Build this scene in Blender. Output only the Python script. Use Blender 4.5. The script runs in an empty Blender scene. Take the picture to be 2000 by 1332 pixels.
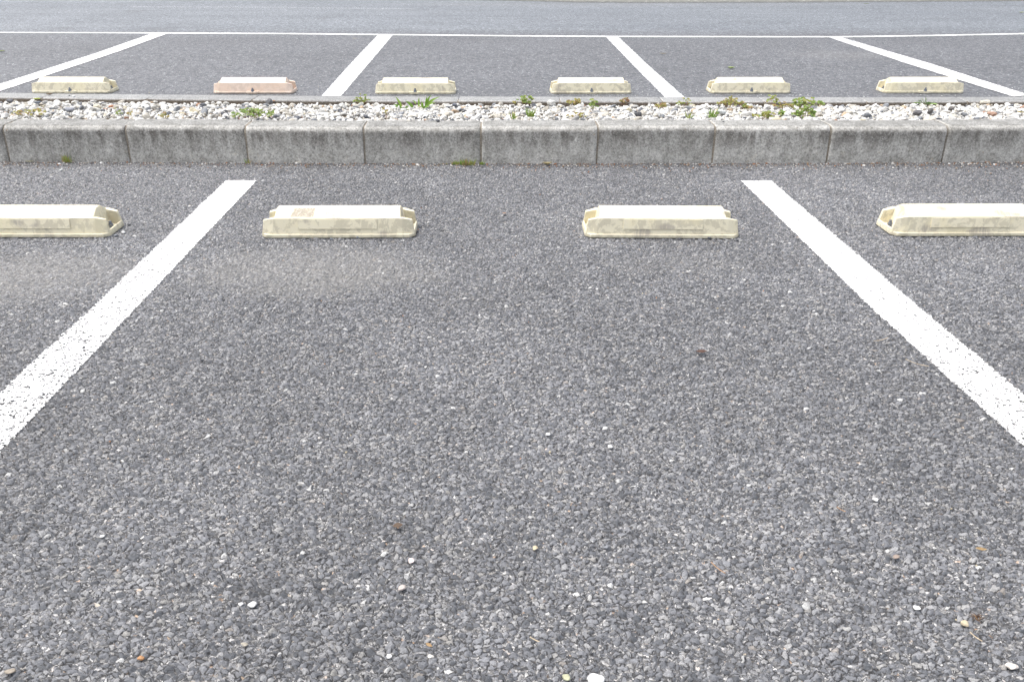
import bpy, bmesh, math, random
import numpy as np
from mathutils import Vector, Matrix, noise as mnoise

C = bpy.context.scene
# ------------------------------------------------------------------ camera
F_PX, CX, CY = 1556.0, 953.0, 666.0            # focal length and principal point in photo pixels
TH = math.atan(790.0 / F_PX)                    # pitch below the horizon
H = 1.0473                                      # camera height
cam_d = bpy.data.cameras.new('camera')
cam = bpy.data.objects.new('camera', cam_d)
C.collection.objects.link(cam)
cam_d.sensor_width = 36.0
cam_d.lens = F_PX / 2000.0 * 36.0
cam_d.shift_x = (1000.0 - CX) / 2000.0
cam_d.clip_start = 0.05
cam_d.clip_end = 1000.0
cam.location = (0, 0, H)
cam.rotation_euler = (math.pi / 2 - TH, 0, 0)
C.camera = cam

# ------------------------------------------------------------------ light
SUN_EL, SUN_AZ = math.radians(66), math.radians(-75)     # azimuth measured from +Y towards +X
w = bpy.data.worlds.new('World')
C.world = w
w.use_nodes = True
wn = w.node_tree
wn.nodes.clear()
sky = wn.nodes.new('ShaderNodeTexSky')
sky.sky_type = 'NISHITA'
sky.sun_disc = False
sky.sun_elevation = SUN_EL
sky.sun_rotation = SUN_AZ
sky.air_density = 1.0
sky.dust_density = 4.0
sky.ozone_density = 1.0
bg = wn.nodes.new('ShaderNodeBackground')
bg.inputs['Strength'].default_value = 0.15
wo = wn.nodes.new('ShaderNodeOutputWorld')
hsv = wn.nodes.new('ShaderNodeHueSaturation')          # thin bright cloud: the blue is washed out
hsv.inputs['Saturation'].default_value = 0.38
wn.links.new(sky.outputs[0], hsv.inputs['Color'])
wn.links.new(hsv.outputs[0], bg.inputs[0])
wn.links.new(bg.outputs[0], wo.inputs[0])
sun_d = bpy.data.lights.new('sun', 'SUN')
sun_d.energy = 1.15
sun_d.angle = math.radians(60)
sun_d.color = (1.0, 0.955, 0.9)
sun = bpy.data.objects.new('sun', sun_d)
C.collection.objects.link(sun)
sdir = Vector((math.sin(SUN_AZ) * math.cos(SUN_EL), math.cos(SUN_AZ) * math.cos(SUN_EL), math.sin(SUN_EL)))
sun.rotation_euler = sdir.to_track_quat('Z', 'Y').to_euler()
sun.location = (4, 8, 12)
C.view_settings.view_transform = 'Standard'
C.view_settings.look = 'None'
C.view_settings.exposure = 1.08
C.view_settings.gamma = 1.0

# ------------------------------------------------------------------ helpers
random.seed(11)
rng = np.random.default_rng(7)
cT, sT = math.cos(TH), math.sin(TH)
SLOPE, Y_SLOPE = 0.0138, 6.05


def zfar(y):
    return SLOPE * max(0.0, min(y, 22.0) - Y_SLOPE)


def at(px, py, z=0.0):
    """point of the place seen at a photo pixel, at height z ('far' = the gently rising far tarmac)"""
    u, v = (px - CX) / F_PX, (CY - py) / F_PX
    d = Vector((u, cT + v * sT, -sT + v * cT))
    if z == 'far':
        t = (SLOPE * -Y_SLOPE - H) / (d.z - SLOPE * d.y)
        p = Vector((0, 0, H)) + d * t
        if p.y < Y_SLOPE:
            p = Vector((0, 0, H)) + d * (-H / d.z)
        return p
    return Vector((0, 0, H)) + d * ((z - H) / d.z)


def interp(x, pts):
    if x <= pts[0][0]:
        a, b = pts[0], pts[1]
        return a[1]
    for a, b in zip(pts, pts[1:]):
        if x <= b[0]:
            return a[1] + (b[1] - a[1]) * (x - a[0]) / (b[0] - a[0])
    return pts[-1][1]


def tag(o, label=None, cat=None, group=None, kind=None):
    if label: o['label'] = label
    if cat: o['category'] = cat
    if group: o['group'] = group
    if kind: o['kind'] = kind
    return o


def link(o, parent=None):
    C.collection.objects.link(o)
    if parent is not None:
        o.parent = parent
    return o


def empty(name, loc, rz=0.0):
    o = bpy.data.objects.new(name, None)
    o.empty_display_size = 0.05
    o.location = loc
    o.rotation_euler = (0, 0, rz)
    return link(o)


def from_bm(name, bm, mat, parent=None, smooth=False):
    me = bpy.data.meshes.new(name)
    bm.normal_update()
    bm.to_mesh(me)
    bm.free()
    if smooth:
        me.polygons.foreach_set('use_smooth', [True] * len(me.polygons))
    me.materials.append(mat)
    return link(bpy.data.objects.new(name, me), parent)


def from_np(name, verts, faces, mat, parent=None, smooth=True):
    """verts (n,3) array, faces (m,k) array, all of k corners"""
    me = bpy.data.meshes.new(name)
    n, m, k = len(verts), len(faces), faces.shape[1]
    me.vertices.add(n)
    me.vertices.foreach_set('co', np.ascontiguousarray(verts, dtype=np.float32).ravel())
    me.loops.add(m * k)
    me.loops.foreach_set('vertex_index', np.ascontiguousarray(faces, dtype=np.int32).ravel())
    me.polygons.add(m)
    me.polygons.foreach_set('loop_start', np.arange(0, m * k, k, dtype=np.int32))
    me.polygons.foreach_set('use_smooth', np.full(m, smooth, dtype=bool))
    me.update(calc_edges=True)
    me.materials.append(mat)
    return link(bpy.data.objects.new(name, me), parent)


# ------------------------------------------------------------------ materials
class NT:
    """small helper round a node tree"""
    def __init__(self, tree):
        self.t = tree

    def n(self, kind, **kw):
        nd = self.t.nodes.new(kind)
        for k, v in kw.items():
            setattr(nd, k, v)
        return nd

    def set(self, sock, v):
        if isinstance(v, bpy.types.NodeSocket):
            self.t.links.new(v, sock)
        elif v is not None:
            if sock.type == 'RGBA' and len(v) == 3:
                v = (*v, 1)
            sock.default_value = v

    def math(self, op, a, b=None, c=None, clamp=False):
        nd = self.n('ShaderNodeMath', operation=op, use_clamp=clamp)
        self.set(nd.inputs[0], a)
        if b is not None: self.set(nd.inputs[1], b)
        if c is not None: self.set(nd.inputs[2], c)
        return nd.outputs[0]

    def vmath(self, op, a, b=None, scale=None):
        nd = self.n('ShaderNodeVectorMath', operation=op)
        self.set(nd.inputs[0], a)
        if b is not None: self.set(nd.inputs[1], b)
        if scale is not None: self.set(nd.inputs[3], scale)
        return nd.outputs[0]

    def step(self, v, lo, hi, a=0.0, b=1.0):
        nd = self.n('ShaderNodeMapRange', interpolation_type='SMOOTHSTEP')
        self.set(nd.inputs[0], v)
        self.set(nd.inputs[1], lo); self.set(nd.inputs[2], hi)
        self.set(nd.inputs[3], a); self.set(nd.inputs[4], b)
        return nd.outputs[0]

    def noise(self, vec, scale, detail=3.0, rough=0.5, w=None):
        nd = self.n('ShaderNodeTexNoise', noise_dimensions='4D' if w is not None else '3D')
        self.set(nd.inputs['Vector'], vec)
        nd.inputs['Scale'].default_value = scale
        nd.inputs['Detail'].default_value = detail
        nd.inputs['Roughness'].default_value = rough
        if w is not None: self.set(nd.inputs['W'], w)
        return nd.outputs[0]

    def voro(self, vec, scale, feature='F1', rand=1.0):
        nd = self.n('ShaderNodeTexVoronoi', feature=feature)
        self.set(nd.inputs['Vector'], vec)
        nd.inputs['Scale'].default_value = scale
        nd.inputs['Randomness'].default_value = rand
        return nd

    def mix(self, f, a, b, blend='MIX'):
        nd = self.n('ShaderNodeMix', data_type='RGBA', blend_type=blend)
        self.set(nd.inputs[0], f)
        self.set(nd.inputs[6], a); self.set(nd.inputs[7], b)
        return nd.outputs[2]

    def ramp(self, v, stops, interp='LINEAR'):
        nd = self.n('ShaderNodeValToRGB')
        cr = nd.color_ramp
        cr.interpolation = interp
        while len(cr.elements) < len(stops):
            cr.elements.new(0.5)
        for e, (p, col) in zip(cr.elements, stops):
            e.position = p
            e.color = (*col, 1) if len(col) == 3 else col
        self.set(nd.inputs[0], v)
        return nd.outputs[0]

    def sep(self, col):
        nd = self.n('ShaderNodeSeparateColor')
        self.set(nd.inputs[0], col)
        return nd.outputs

    def xyz(self, vec):
        nd = self.n('ShaderNodeSeparateXYZ')
        self.set(nd.inputs[0], vec)
        return nd.outputs


def material(name):
    m = bpy.data.materials.new(name)
    m.use_nodes = True
    t = m.node_tree
    t.nodes.clear()
    g = NT(t)
    out = g.n('ShaderNodeOutputMaterial')
    bs = g.n('ShaderNodeBsdfPrincipled')
    t.links.new(bs.outputs[0], out.inputs[0])
    return m, g, bs, out


def bump(g, bs, height, strength, dist):
    b = g.n('ShaderNodeBump')
    b.inputs['Strength'].default_value = strength
    b.inputs['Distance'].default_value = dist
    g.set(b.inputs['Height'], height)
    g.set(bs.inputs['Normal'], b.outputs[0])


def stone_group():
    """worn coarse asphalt: chippings set in finer grit, shared by the tarmac and the paint that lies on it"""
    t = bpy.data.node_groups.new('worn_asphalt', 'ShaderNodeTree')
    t.interface.new_socket('Color', in_out='OUTPUT', socket_type='NodeSocketColor')
    for s in ('Height', 'Fine', 'Edge', 'Near', 'Stone'):
        t.interface.new_socket(s, in_out='OUTPUT', socket_type='NodeSocketFloat')
    g = NT(t)
    out = g.n('NodeGroupOutput')
    tc = g.n('ShaderNodeTexCoord').outputs['Object']
    wob = g.n('ShaderNodeTexNoise')
    g.set(wob.inputs['Vector'], tc)
    wob.inputs['Scale'].default_value = 55
    wob.inputs['Detail'].default_value = 2
    wv = g.vmath('SCALE', g.vmath('SUBTRACT', wob.outputs['Color'], (0.5, 0.5, 0.5)), scale=0.011)
    p = g.vmath('MULTIPLY', g.vmath('ADD', tc, wv), (0.93, 1.28, 0.15))
    v1 = g.voro(p, 88)
    e1 = g.voro(p, 88, 'DISTANCE_TO_EDGE').outputs['Distance']
    loc = g.vmath('SUBTRACT', g.vmath('SCALE', p, scale=1.0), v1.outputs['Position'])
    rv = g.vmath('SUBTRACT', g.vmath('MULTIPLY', v1.outputs['Color'], (1, 1, 0)), (0.5, 0.5, 0.0))
    dp = g.n('ShaderNodeVectorMath', operation='DOT_PRODUCT')
    g.set(dp.inputs[0], loc); g.set(dp.inputs[1], rv)
    facet = g.math('MULTIPLY', dp.outputs['Value'], 75.0)
    r1 = g.sep(v1.outputs['Color'])
    v2 = g.voro(p, 190)
    e2 = g.voro(p, 190, 'DISTANCE_TO_EDGE').outputs['Distance']
    r2 = g.sep(v2.outputs['Color'])
    v3 = g.voro(p, 420)
    r3 = g.sep(v3.outputs['Color'])
    # chippings of three sizes, the smaller ones filling in between the larger
    vm = g.voro(g.vmath('ADD', p, (3.3, 1.7, 0.0)), 136)
    pm = g.vmath('ADD', p, (3.3, 1.7, 0.0))
    em = g.voro(pm, 136, 'DISTANCE_TO_EDGE').outputs['Distance']
    rm = g.sep(vm.outputs['Color'])
    locm = g.vmath('SUBTRACT', pm, vm.outputs['Position'])
    dm = g.n('ShaderNodeVectorMath', operation='DOT_PRODUCT')
    g.set(dm.inputs[0], locm); g.set(dm.inputs[1], g.vmath('SUBTRACT', vm.outputs['Color'], (0.5, 0.5, 0.5)))
    tones = [(0.0, (0.072, 0.076, 0.084)), (0.35, (0.124, 0.128, 0.139)), (0.7, (0.172, 0.176, 0.187)),
             (0.93, (0.245, 0.245, 0.247)), (0.985, (0.21, 0.205, 0.195)), (0.990, (0.19, 0.165, 0.145)),
             (0.992, (0.30, 0.30, 0.295)), (1.0, (0.46, 0.46, 0.45))]
    grain = g.noise(p, 380, 3, 0.75)
    lump = g.noise(p, 150, 3, 0.7)
    speck = g.mix(1.0, g.ramp(grain, [(0.3, (0.66, 0.66, 0.66)), (0.7, (1.42, 1.42, 1.42))]), g.ramp(lump, [(0.3, (0.78, 0.78, 0.78)), (0.7, (1.24, 1.24, 1.24))]), 'MULTIPLY')
    big = g.mix(1.0, g.ramp(r1[0], tones), speck, 'MULTIPLY')
    med = g.mix(1.0, g.ramp(rm[0], tones), speck, 'MULTIPLY')
    fine = g.ramp(r2[0], [(0.0, (0.040, 0.039, 0.040)), (0.40, (0.095, 0.094, 0.095)), (0.75, (0.17, 0.168, 0.165)),
                          (0.91, (0.28, 0.275, 0.27)), (0.972, (0.50, 0.49, 0.48)), (0.997, (0.33, 0.22, 0.14)), (1.0, (0.4, 0.36, 0.3))])
    fine = g.mix(g.step(r3[1], 0.9, 0.96), fine, (0.46, 0.45, 0.44))
    fine = g.mix(1.0, fine, speck, 'MULTIPLY')
    wobe = g.math('MULTIPLY', g.math('SUBTRACT', lump, 0.5), 0.16)
    e1 = g.math('ADD', e1, wobe)
    em = g.math('ADD', em, wobe)
    is1 = g.step(r1[2], 0.42, 0.46)
    ism = g.step(rm[2], 0.22, 0.26)
    m1 = g.math('MULTIPLY', is1, g.step(e1, 0.05, 0.10))
    m2 = g.math('MULTIPLY', ism, g.step(em, 0.05, 0.12))
    col = g.mix(m2, fine, med)
    gapm = g.math('MULTIPLY', g.math('MULTIPLY', ism, g.step(em, 0.02, 0.14, 1.0, 0.0)), g.step(r2[1], 0.12, 0.5))
    col = g.mix(g.math('MULTIPLY', gapm, 0.8), col, (0.022, 0.022, 0.024))
    col = g.mix(m1, col, big)
    gap1 = g.math('MULTIPLY', g.math('MULTIPLY', is1, g.step(e1, 0.03, 0.14, 1.0, 0.0)), g.step(r2[2], 0.05, 0.4))
    col = g.mix(g.math('MULTIPLY', gap1, 0.88), col, (0.018, 0.018, 0.02))
    m = g.math('MAXIMUM', m1, m2)
    # height 0..1
    d1 = g.step(e1, 0.03, 0.17)
    d2 = g.step(em, 0.0, 0.22)
    h1 = g.math('MULTIPLY', g.math('MULTIPLY', d1, is1), g.math('ADD', g.math('MULTIPLY_ADD', r1[1], 0.45, 0.55), facet))
    h2 = g.math('MULTIPLY', g.math('MULTIPLY', d2, ism), g.math('ADD', g.math('MULTIPLY_ADD', rm[1], 0.45, 0.30), g.math('MULTIPLY', dm.outputs['Value'], 110.0)))
    hf = g.math('MULTIPLY', g.math('MULTIPLY', g.step(e2, 0.0, 0.2), r2[2]), 0.40)
    height = g.math('MAXIMUM', g.math('MAXIMUM', h1, h2), hf)
    finer = g.math('MULTIPLY_ADD', r3[0], 0.2, g.math('MULTIPLY', grain, 0.25))
    # dense mesh only lies in the near bay; keep the true displacement there
    q = g.xyz(tc)
    near = g.math('MULTIPLY', g.step(q[1], 3.99, 4.04, 1, 0), g.step(q[1], 0.45, 0.55))
    near = g.math('MULTIPLY', near, g.step(g.math('ABSOLUTE', q[0]), 3.25, 3.35, 1, 0))
    for s, v in (('Color', col), ('Height', height), ('Fine', finer), ('Edge', e1), ('Near', near), ('Stone', m)):
        g.set(out.inputs[s], v)
    return t


ASPH = stone_group()
RELIEF = 0.0078


def asphalt_mat():
    m, g, bs, out = material('asphalt')
    a = g.n('ShaderNodeGroup'); a.node_tree = ASPH
    o = a.outputs
    tc = g.n('ShaderNodeTexCoord').outputs['Object']
    q = g.xyz(tc)
    # broad wear: lighter tyre-polished and darker patches
    big = g.noise(tc, 0.9, 3, 0.55)
    mid = g.noise(tc, 5.0, 4, 0.6)
    tone = g.math('MULTIPLY', g.step(big, 0.3, 0.7, 0.88, 1.12), g.step(mid, 0.3, 0.7, 0.94, 1.06))
    col = g.mix(1.0, o['Color'], g.ramp(g.math('MULTIPLY', tone, 0.5), [(0, (0, 0, 0)), (1, (2, 2, 2))]), 'MULTIPLY')
    # the far lot is laid with finer, more even tarmac
    far = g.step(q[1], 5.0, 5.5)
    sp = g.voro(tc, 130)
    spc = g.sep(sp.outputs['Color'])
    farc = g.ramp(spc[0], [(0, (0.075, 0.077, 0.082)), (0.5, (0.118, 0.120, 0.127)), (0.9, (0.16, 0.162, 0.167)), (0.965, (0.26, 0.26, 0.26)), (1.0, (0.5, 0.5, 0.49))])
    farc = g.mix(1.0, farc, g.ramp(g.noise(tc, 24, 6, 0.9), [(0.40, (0.50, 0.50, 0.51)), (0.60, (1.50, 1.50, 1.49))]), 'MULTIPLY')
    farc = g.mix(1.0, farc, g.ramp(big, [(0.3, (0.92, 0.92, 0.92)), (0.7, (1.08, 1.08, 1.08))]), 'MULTIPLY')
    # the driving lane beyond the bays is smoother and paler
    lane = g.step(q[1], 9.3, 10.4)
    farc = g.mix(1.0, farc, (0.86, 0.875, 0.90), 'MULTIPLY')
    farc = g.mix(lane, farc, g.mix(1.0, farc, (1.24, 1.30, 1.33), 'MULTIPLY'))
    trk = g.noise(g.vmath('MULTIPLY', tc, (0.22, 2.6, 1.0)), 1.0, 4, 0.6)      # tyre-polished tracks along the lane
    trk = g.ramp(trk, [(0.32, (0.88, 0.885, 0.90)), (0.68, (1.12, 1.12, 1.11))])
    farc = g.mix(lane, farc, g.mix(1.0, farc, trk, 'MULTIPLY'))
    oil = g.noise(tc, 1.7, 4, 0.6)
    farc = g.mix(g.step(oil, 0.58, 0.72, 0.0, 0.28), farc, (0.07, 0.07, 0.073))
    col = g.mix(g.step(g.noise(g.vmath('ADD', tc, (4.0, 9.0, 0.0)), 2.1, 4, 0.62), 0.60, 0.74, 0.0, 0.30), col, (0.05, 0.05, 0.052))
    col = g.mix(far, col, farc)
    # dried dust left where water runs off in front of the wheel stops
    dust = None
    for (cx, cy, rx, ry, amt) in DUST:
        dx = g.math('MULTIPLY', g.math('SUBTRACT', q[0], cx), 1.0 / rx)
        dy = g.math('MULTIPLY', g.math('SUBTRACT', q[1], cy), 1.0 / ry)
        r = g.math('ADD', g.math('MULTIPLY', dx, dx), g.math('MULTIPLY', dy, dy))
        r = g.math('ADD', r, g.math('MULTIPLY', g.math('SUBTRACT', mid, 0.5), 1.6))
        k = g.step(r, -0.3, 1.6, amt, 0.0)
        dust = k if dust is None else g.math('MAXIMUM', dust, k)
    dust = g.math('MULTIPLY', dust, g.math('MULTIPLY_ADD', g.math('MULTIPLY', o['Stone'], o['Height']), -0.45, 0.95))      # it lies deepest between the stones
    col = g.mix(dust, col, (0.262, 0.254, 0.238))
    g.set(bs.inputs['Base Color'], col)
    g.set(bs.inputs['Roughness'], g.math('MULTIPLY_ADD', lane, -0.1, 0.72))
    bs.inputs['Specular IOR Level'].default_value = 0.45
    fb = g.math('MULTIPLY_ADD', spc[1], 0.6, g.math('MULTIPLY', g.noise(tc, 240, 2), 0.7))
    hh = g.math('ADD', g.math('MULTIPLY', g.math('SUBTRACT', 1.0, o['Near']), o['Height']), g.math('MULTIPLY', o['Fine'], 0.55))
    mixh = g.n('ShaderNodeMix', data_type='FLOAT')
    g.set(mixh.inputs[0], far); g.set(mixh.inputs[2], hh); g.set(mixh.inputs[3], fb)
    bump(g, bs, mixh.outputs[0], 0.8, 0.003)
    d = g.n('ShaderNodeDisplacement')
    d.inputs['Midlevel'].default_value = 1.0
    d.inputs['Scale'].default_value = RELIEF
    g.set(d.inputs['Height'], g.math('ADD', g.math('MULTIPLY', o['Height'], o['Near']), g.math('SUBTRACT', 1.0, o['Near'])))
    g.t.links.new(d.outputs[0], out.inputs['Displacement'])
    m.displacement_method = 'DISPLACEMENT'
    return m


def paint_mat(name, wear, ragged, dense):
    """thermoplastic paint lying on the chippings; it is missing in the pits between them and along its edges"""
    m, g, bs, out = material(name)
    a = g.n('ShaderNodeGroup'); a.node_tree = ASPH
    o = a.outputs
    tcn = g.n('ShaderNodeTexCoord')
    tc = tcn.outputs['Object']
    uv = g.xyz(tcn.outputs['UV'])
    u = g.math('ABSOLUTE', uv[0])                        # 0 in the middle of the line .. 1 at its edge
    mid = g.noise(tc, 7, 4, 0.6)
    chip = g.noise(tc, 150, 3, 0.7)
    wearv = g.math('ADD', uv[1], g.math('MULTIPLY', g.math('SUBTRACT', mid, 0.5), 0.35))    # v carries the wear along the line
    thr = g.math('MULTIPLY', wearv, wear)
    lowh = g.math('ADD', o['Height'], g.math('MULTIPLY', g.math('SUBTRACT', chip, 0.5), 0.9))
    hole = g.step(g.math('SUBTRACT', lowh, thr), -0.05, 0.0, 1.0, 0.0)
    edge = g.math('ADD', u, g.math('MULTIPLY', g.math('SUBTRACT', g.noise(tc, 90 if dense else 45, 3, 0.7), 0.5), ragged))
    edge = g.math('ADD', edge, g.math('MULTIPLY', g.math('SUBTRACT', 0.5, o['Height']), ragged * 0.12))
    hole = g.math('MAXIMUM', hole, g.step(edge, 0.93, 0.96))
    col = g.mix(g.step(mid, 0.35, 0.8, 0.0, 0.35), (0.80, 0.80, 0.79), (0.70, 0.695, 0.68))
    g.set(bs.inputs['Base Color'], col)
    bs.inputs['Roughness'].default_value = 0.6
    tr = g.n('ShaderNodeBsdfTransparent')
    mx = g.n('ShaderNodeMixShader')
    g.set(mx.inputs[0], hole)
    g.t.links.new(bs.outputs[0], mx.inputs[1])
    g.t.links.new(tr.outputs[0], mx.inputs[2])
    g.t.links.new(mx.outputs[0], out.inputs[0])
    bump(g, bs, g.math('MULTIPLY_ADD', o['Height'], 0.6, chip), 0.4, 0.0015)
    if dense:
        d = g.n('ShaderNodeDisplacement')
        d.inputs['Midlevel'].default_value = 1.0
        d.inputs['Scale'].default_value = RELIEF * 0.55
        g.set(d.inputs['Height'], o['Height'])
        g.t.links.new(d.outputs[0], out.inputs['Displacement'])
        m.displacement_method = 'DISPLACEMENT'
    return m


def concrete_mat(name, base, dark, light, stain=1.0, front=None):
    m, g, bs, out = material(name)
    tc = g.n('ShaderNodeTexCoord').outputs['Object']
    rnd = g.n('ShaderNodeObjectInfo').outputs['Random']
    wofs = g.math('MULTIPLY', rnd, 40.0)
    geo = g.n('ShaderNodeNewGeometry')
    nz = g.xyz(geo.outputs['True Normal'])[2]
    q = g.xyz(tc)
    fine = g.noise(tc, 95, 5, 0.8, w=wofs)
    blot = g.noise(tc, 13, 7, 0.72, w=wofs)
    streak = g.noise(g.vmath('MULTIPLY', tc, (26, 26, 5)), 1.0, 4, 0.6, w=wofs)
    col = g.mix(g.step(blot, 0.38, 0.60), base, light)
    # grime that has settled under the shoulder of each block and run down its face
    hgt = g.step(q[2], 0.02, 0.155)
    grime = g.math('MULTIPLY', g.step(g.math('ADD', g.math('MULTIPLY', blot, 0.58), g.math('MULTIPLY', streak, 0.42)), 0.43, 0.57), g.math('MULTIPLY_ADD', hgt, 0.85, 0.18))
    grime = g.math('MULTIPLY', grime, stain)
    grime = g.math('MULTIPLY', grime, g.step(nz, 0.15, 0.7, 1.0, 0.16))
    band = g.math('MULTIPLY', g.math('MULTIPLY', g.step(q[2], 0.105, 0.150), g.step(q[2], 0.155, 0.176, 1, 0)), 0.5 * stain)
    band = g.math('MULTIPLY', band, g.step(streak, 0.3, 0.62, 0.5, 1.0))
    col = g.mix(g.math('MAXIMUM', g.math('MULTIPLY', grime, 0.88), band), col, dark)
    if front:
        col = g.mix(g.step(nz, 0.6, 0.3), col, front)          # upright faces blend to the dark brown front colour
    # pale bloom low down, yellowish lichen freckles
    warm = g.noise(tc, 24, 4, 0.7, w=g.math('ADD', wofs, 9))
    wm = g.math('MULTIPLY', g.step(warm, 0.58, 0.74), g.step(q[2], 0.09, 0.02, 0.0, 0.7)) if stain > 0.5 else 0.0
    col = g.mix(wm, col, (0.52, 0.45, 0.33))
    rust = g.step(g.noise(tc, 45, 2, 0.5, w=g.math('ADD', wofs, 21)), 0.735, 0.78, 0.0, 0.55)
    col = g.mix(rust, col, (0.25, 0.15, 0.07))
    spk = g.sep(g.voro(tc, 300).outputs['Color'])
    col = g.mix(1.0, col, g.ramp(fine, [(0.32, (0.42, 0.42, 0.42)), (0.68, (1.6, 1.6, 1.6))]), 'MULTIPLY')
    tonev = g.math('MULTIPLY_ADD', g.math('FRACT', g.math('MULTIPLY', rnd, 7.3)), 0.22, 0.90)
    col = g.mix(1.0, col, g.ramp(g.math('MULTIPLY', tonev, 0.5), [(0, (0, 0, 0)), (1, (2, 1.985, 1.95))]), 'MULTIPLY')
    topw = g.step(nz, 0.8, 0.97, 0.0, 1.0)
    col = g.mix(topw, col, g.mix(1.0, col, (0.57, 0.58, 0.59), 'MULTIPLY'))      # tops darkened in the colour to offset the stronger light on them
    col = g.mix(g.step(spk[0], 0.93, 0.97, 0.0, 0.5), col, (0.6, 0.59, 0.56))
    col = g.mix(g.step(spk[1], 0.93, 0.97, 0.0, 0.6), col, (0.07, 0.068, 0.065))
    pore = g.voro(tc, 60)
    pd = g.math('MULTIPLY', g.step(pore.outputs['Distance'], 0.07, 0.11, 1.0, 0.0), g.step(g.sep(pore.outputs['Color'])[0], 0.62, 0.66))
    col = g.mix(g.math('MULTIPLY', pd, 0.75), col, (0.04, 0.038, 0.035))
    g.set(bs.inputs['Base Color'], col)
    bs.inputs['Roughness'].default_value = 0.86
    hh = g.math('ADD', g.math('MULTIPLY', fine, 0.8), g.math('MULTIPLY', pd, -0.9))
    bump(g, bs, g.math('ADD', hh, g.math('MULTIPLY', spk[2], 0.25)), 0.6, 0.0025)
    return m


def plastic_mat(name, base, dirt, edge):
    m, g, bs, out = material(name)
    tc = g.n('ShaderNodeTexCoord').outputs['Object']
    rnd = g.n('ShaderNodeObjectInfo').outputs['Random']
    wofs = g.math('MULTIPLY', rnd, 37.0)
    warp = g.n('ShaderNodeTexNoise', noise_dimensions='4D')
    g.set(warp.inputs['Vector'], tc); g.set(warp.inputs['W'], wofs)
    warp.inputs['Scale'].default_value = 14
    warp.inputs['Detail'].default_value = 3
    p = g.vmath('ADD', tc, g.vmath('SCALE', g.vmath('SUBTRACT', warp.outputs['Color'], (0.5, 0.5, 0.5)), scale=0.09))
    blot = g.noise(p, 28, 6, 0.66, w=wofs)
    q = g.xyz(tc)
    face = g.step(g.xyz(g.n('ShaderNodeNewGeometry').outputs['True Normal'])[2], 0.55, 0.35)   # road grime is thrown at the upright faces
    cut = g.math('MULTIPLY', g.step(blot, 0.48, 0.55), g.math('MULTIPLY_ADD', face, 0.58, 0.06))
    col = g.mix(cut, base, dirt)
    yel = g.noise(p, 8, 3, 0.5, w=g.math('ADD', wofs, 5))
    col = g.mix(g.step(yel, 0.5, 0.64, 0.0, 0.5), col, edge)
    scr = g.noise(g.vmath('MULTIPLY', p, (9, 9, 70)), 1.6, 4, 0.7, w=g.math('ADD', wofs, 3))
    col = g.mix(g.step(scr, 0.62, 0.70, 0.0, 0.35), col, (0.50, 0.47, 0.41))
    # rubber scuffs where tyres have rolled on to the slope
    sc = g.noise(g.vmath('MULTIPLY', tc, (6.5, 14, 10)), 1.0, 2, 0.5, w=g.math('ADD', wofs, 13))
    sl = g.noise(g.vmath('MULTIPLY', tc, (160, 18, 18)), 1.0, 3, 0.6)
    scuff = g.math('MULTIPLY', g.step(sc, 0.60, 0.66, 0.0, 0.75), g.step(sl, 0.35, 0.6, 0.4, 1.0))
    col = g.mix(scuff, col, (0.36, 0.32, 0.27))
    fl = g.noise(tc, 260, 2, 0.5, w=wofs)
    col = g.mix(g.step(fl, 0.69, 0.74, 0.0, 0.55), col, (0.14, 0.12, 0.09))
    low = g.math('MULTIPLY', g.step(q[2], 0.022, 0.004), g.step(blot, 0.35, 0.6, 0.1, 0.4))
    col = g.mix(low, col, (0.34, 0.31, 0.23))
    g.set(bs.inputs['Base Color'], col)
    bs.inputs['Roughness'].default_value = 0.5
    bs.inputs['Specular IOR Level'].default_value = 0.4
    bs.inputs['Subsurface Weight'].default_value = 0.08
    bs.inputs['Subsurface Radius'].default_value = (0.004, 0.003, 0.002)
    bump(g, bs, g.math('ADD', g.math('MULTIPLY', fl, 0.3), blot), 0.3, 0.0015)
    return m


def plain_mat(name, col, rough=0.7, var=0.25, scale=60, spec=0.4, translucent=0.0, metal=0.0):
    m, g, bs, out = material(name)
    tc = g.n('ShaderNodeTexCoord').outputs['Object']
    nz = g.noise(tc, scale, 4, 0.6)
    lo = tuple(c * (1 - var) for c in col)
    hi = tuple(min(1, c * (1 + var)) for c in col)
    g.set(bs.inputs['Base Color'], g.ramp(nz, [(0.3, lo), (0.7, hi)]))
    bs.inputs['Roughness'].default_value = rough
    bs.inputs['Specular IOR Level'].default_value = spec
    bs.inputs['Metallic'].default_value = metal
    bump(g, bs, nz, 0.35, 0.001)
    if translucent:
        tr = g.n('ShaderNodeBsdfTranslucent')
        tr.inputs[0].default_value = (*[min(1, c * 1.4) for c in col], 1)
        mx = g.n('ShaderNodeMixShader')
        mx.inputs[0].default_value = translucent
        g.t.links.new(bs.outputs[0], mx.inputs[1])
        g.t.links.new(tr.outputs[0], mx.inputs[2])
        g.t.links.new(mx.outputs[0], out.inputs[0])
    return m


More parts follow.
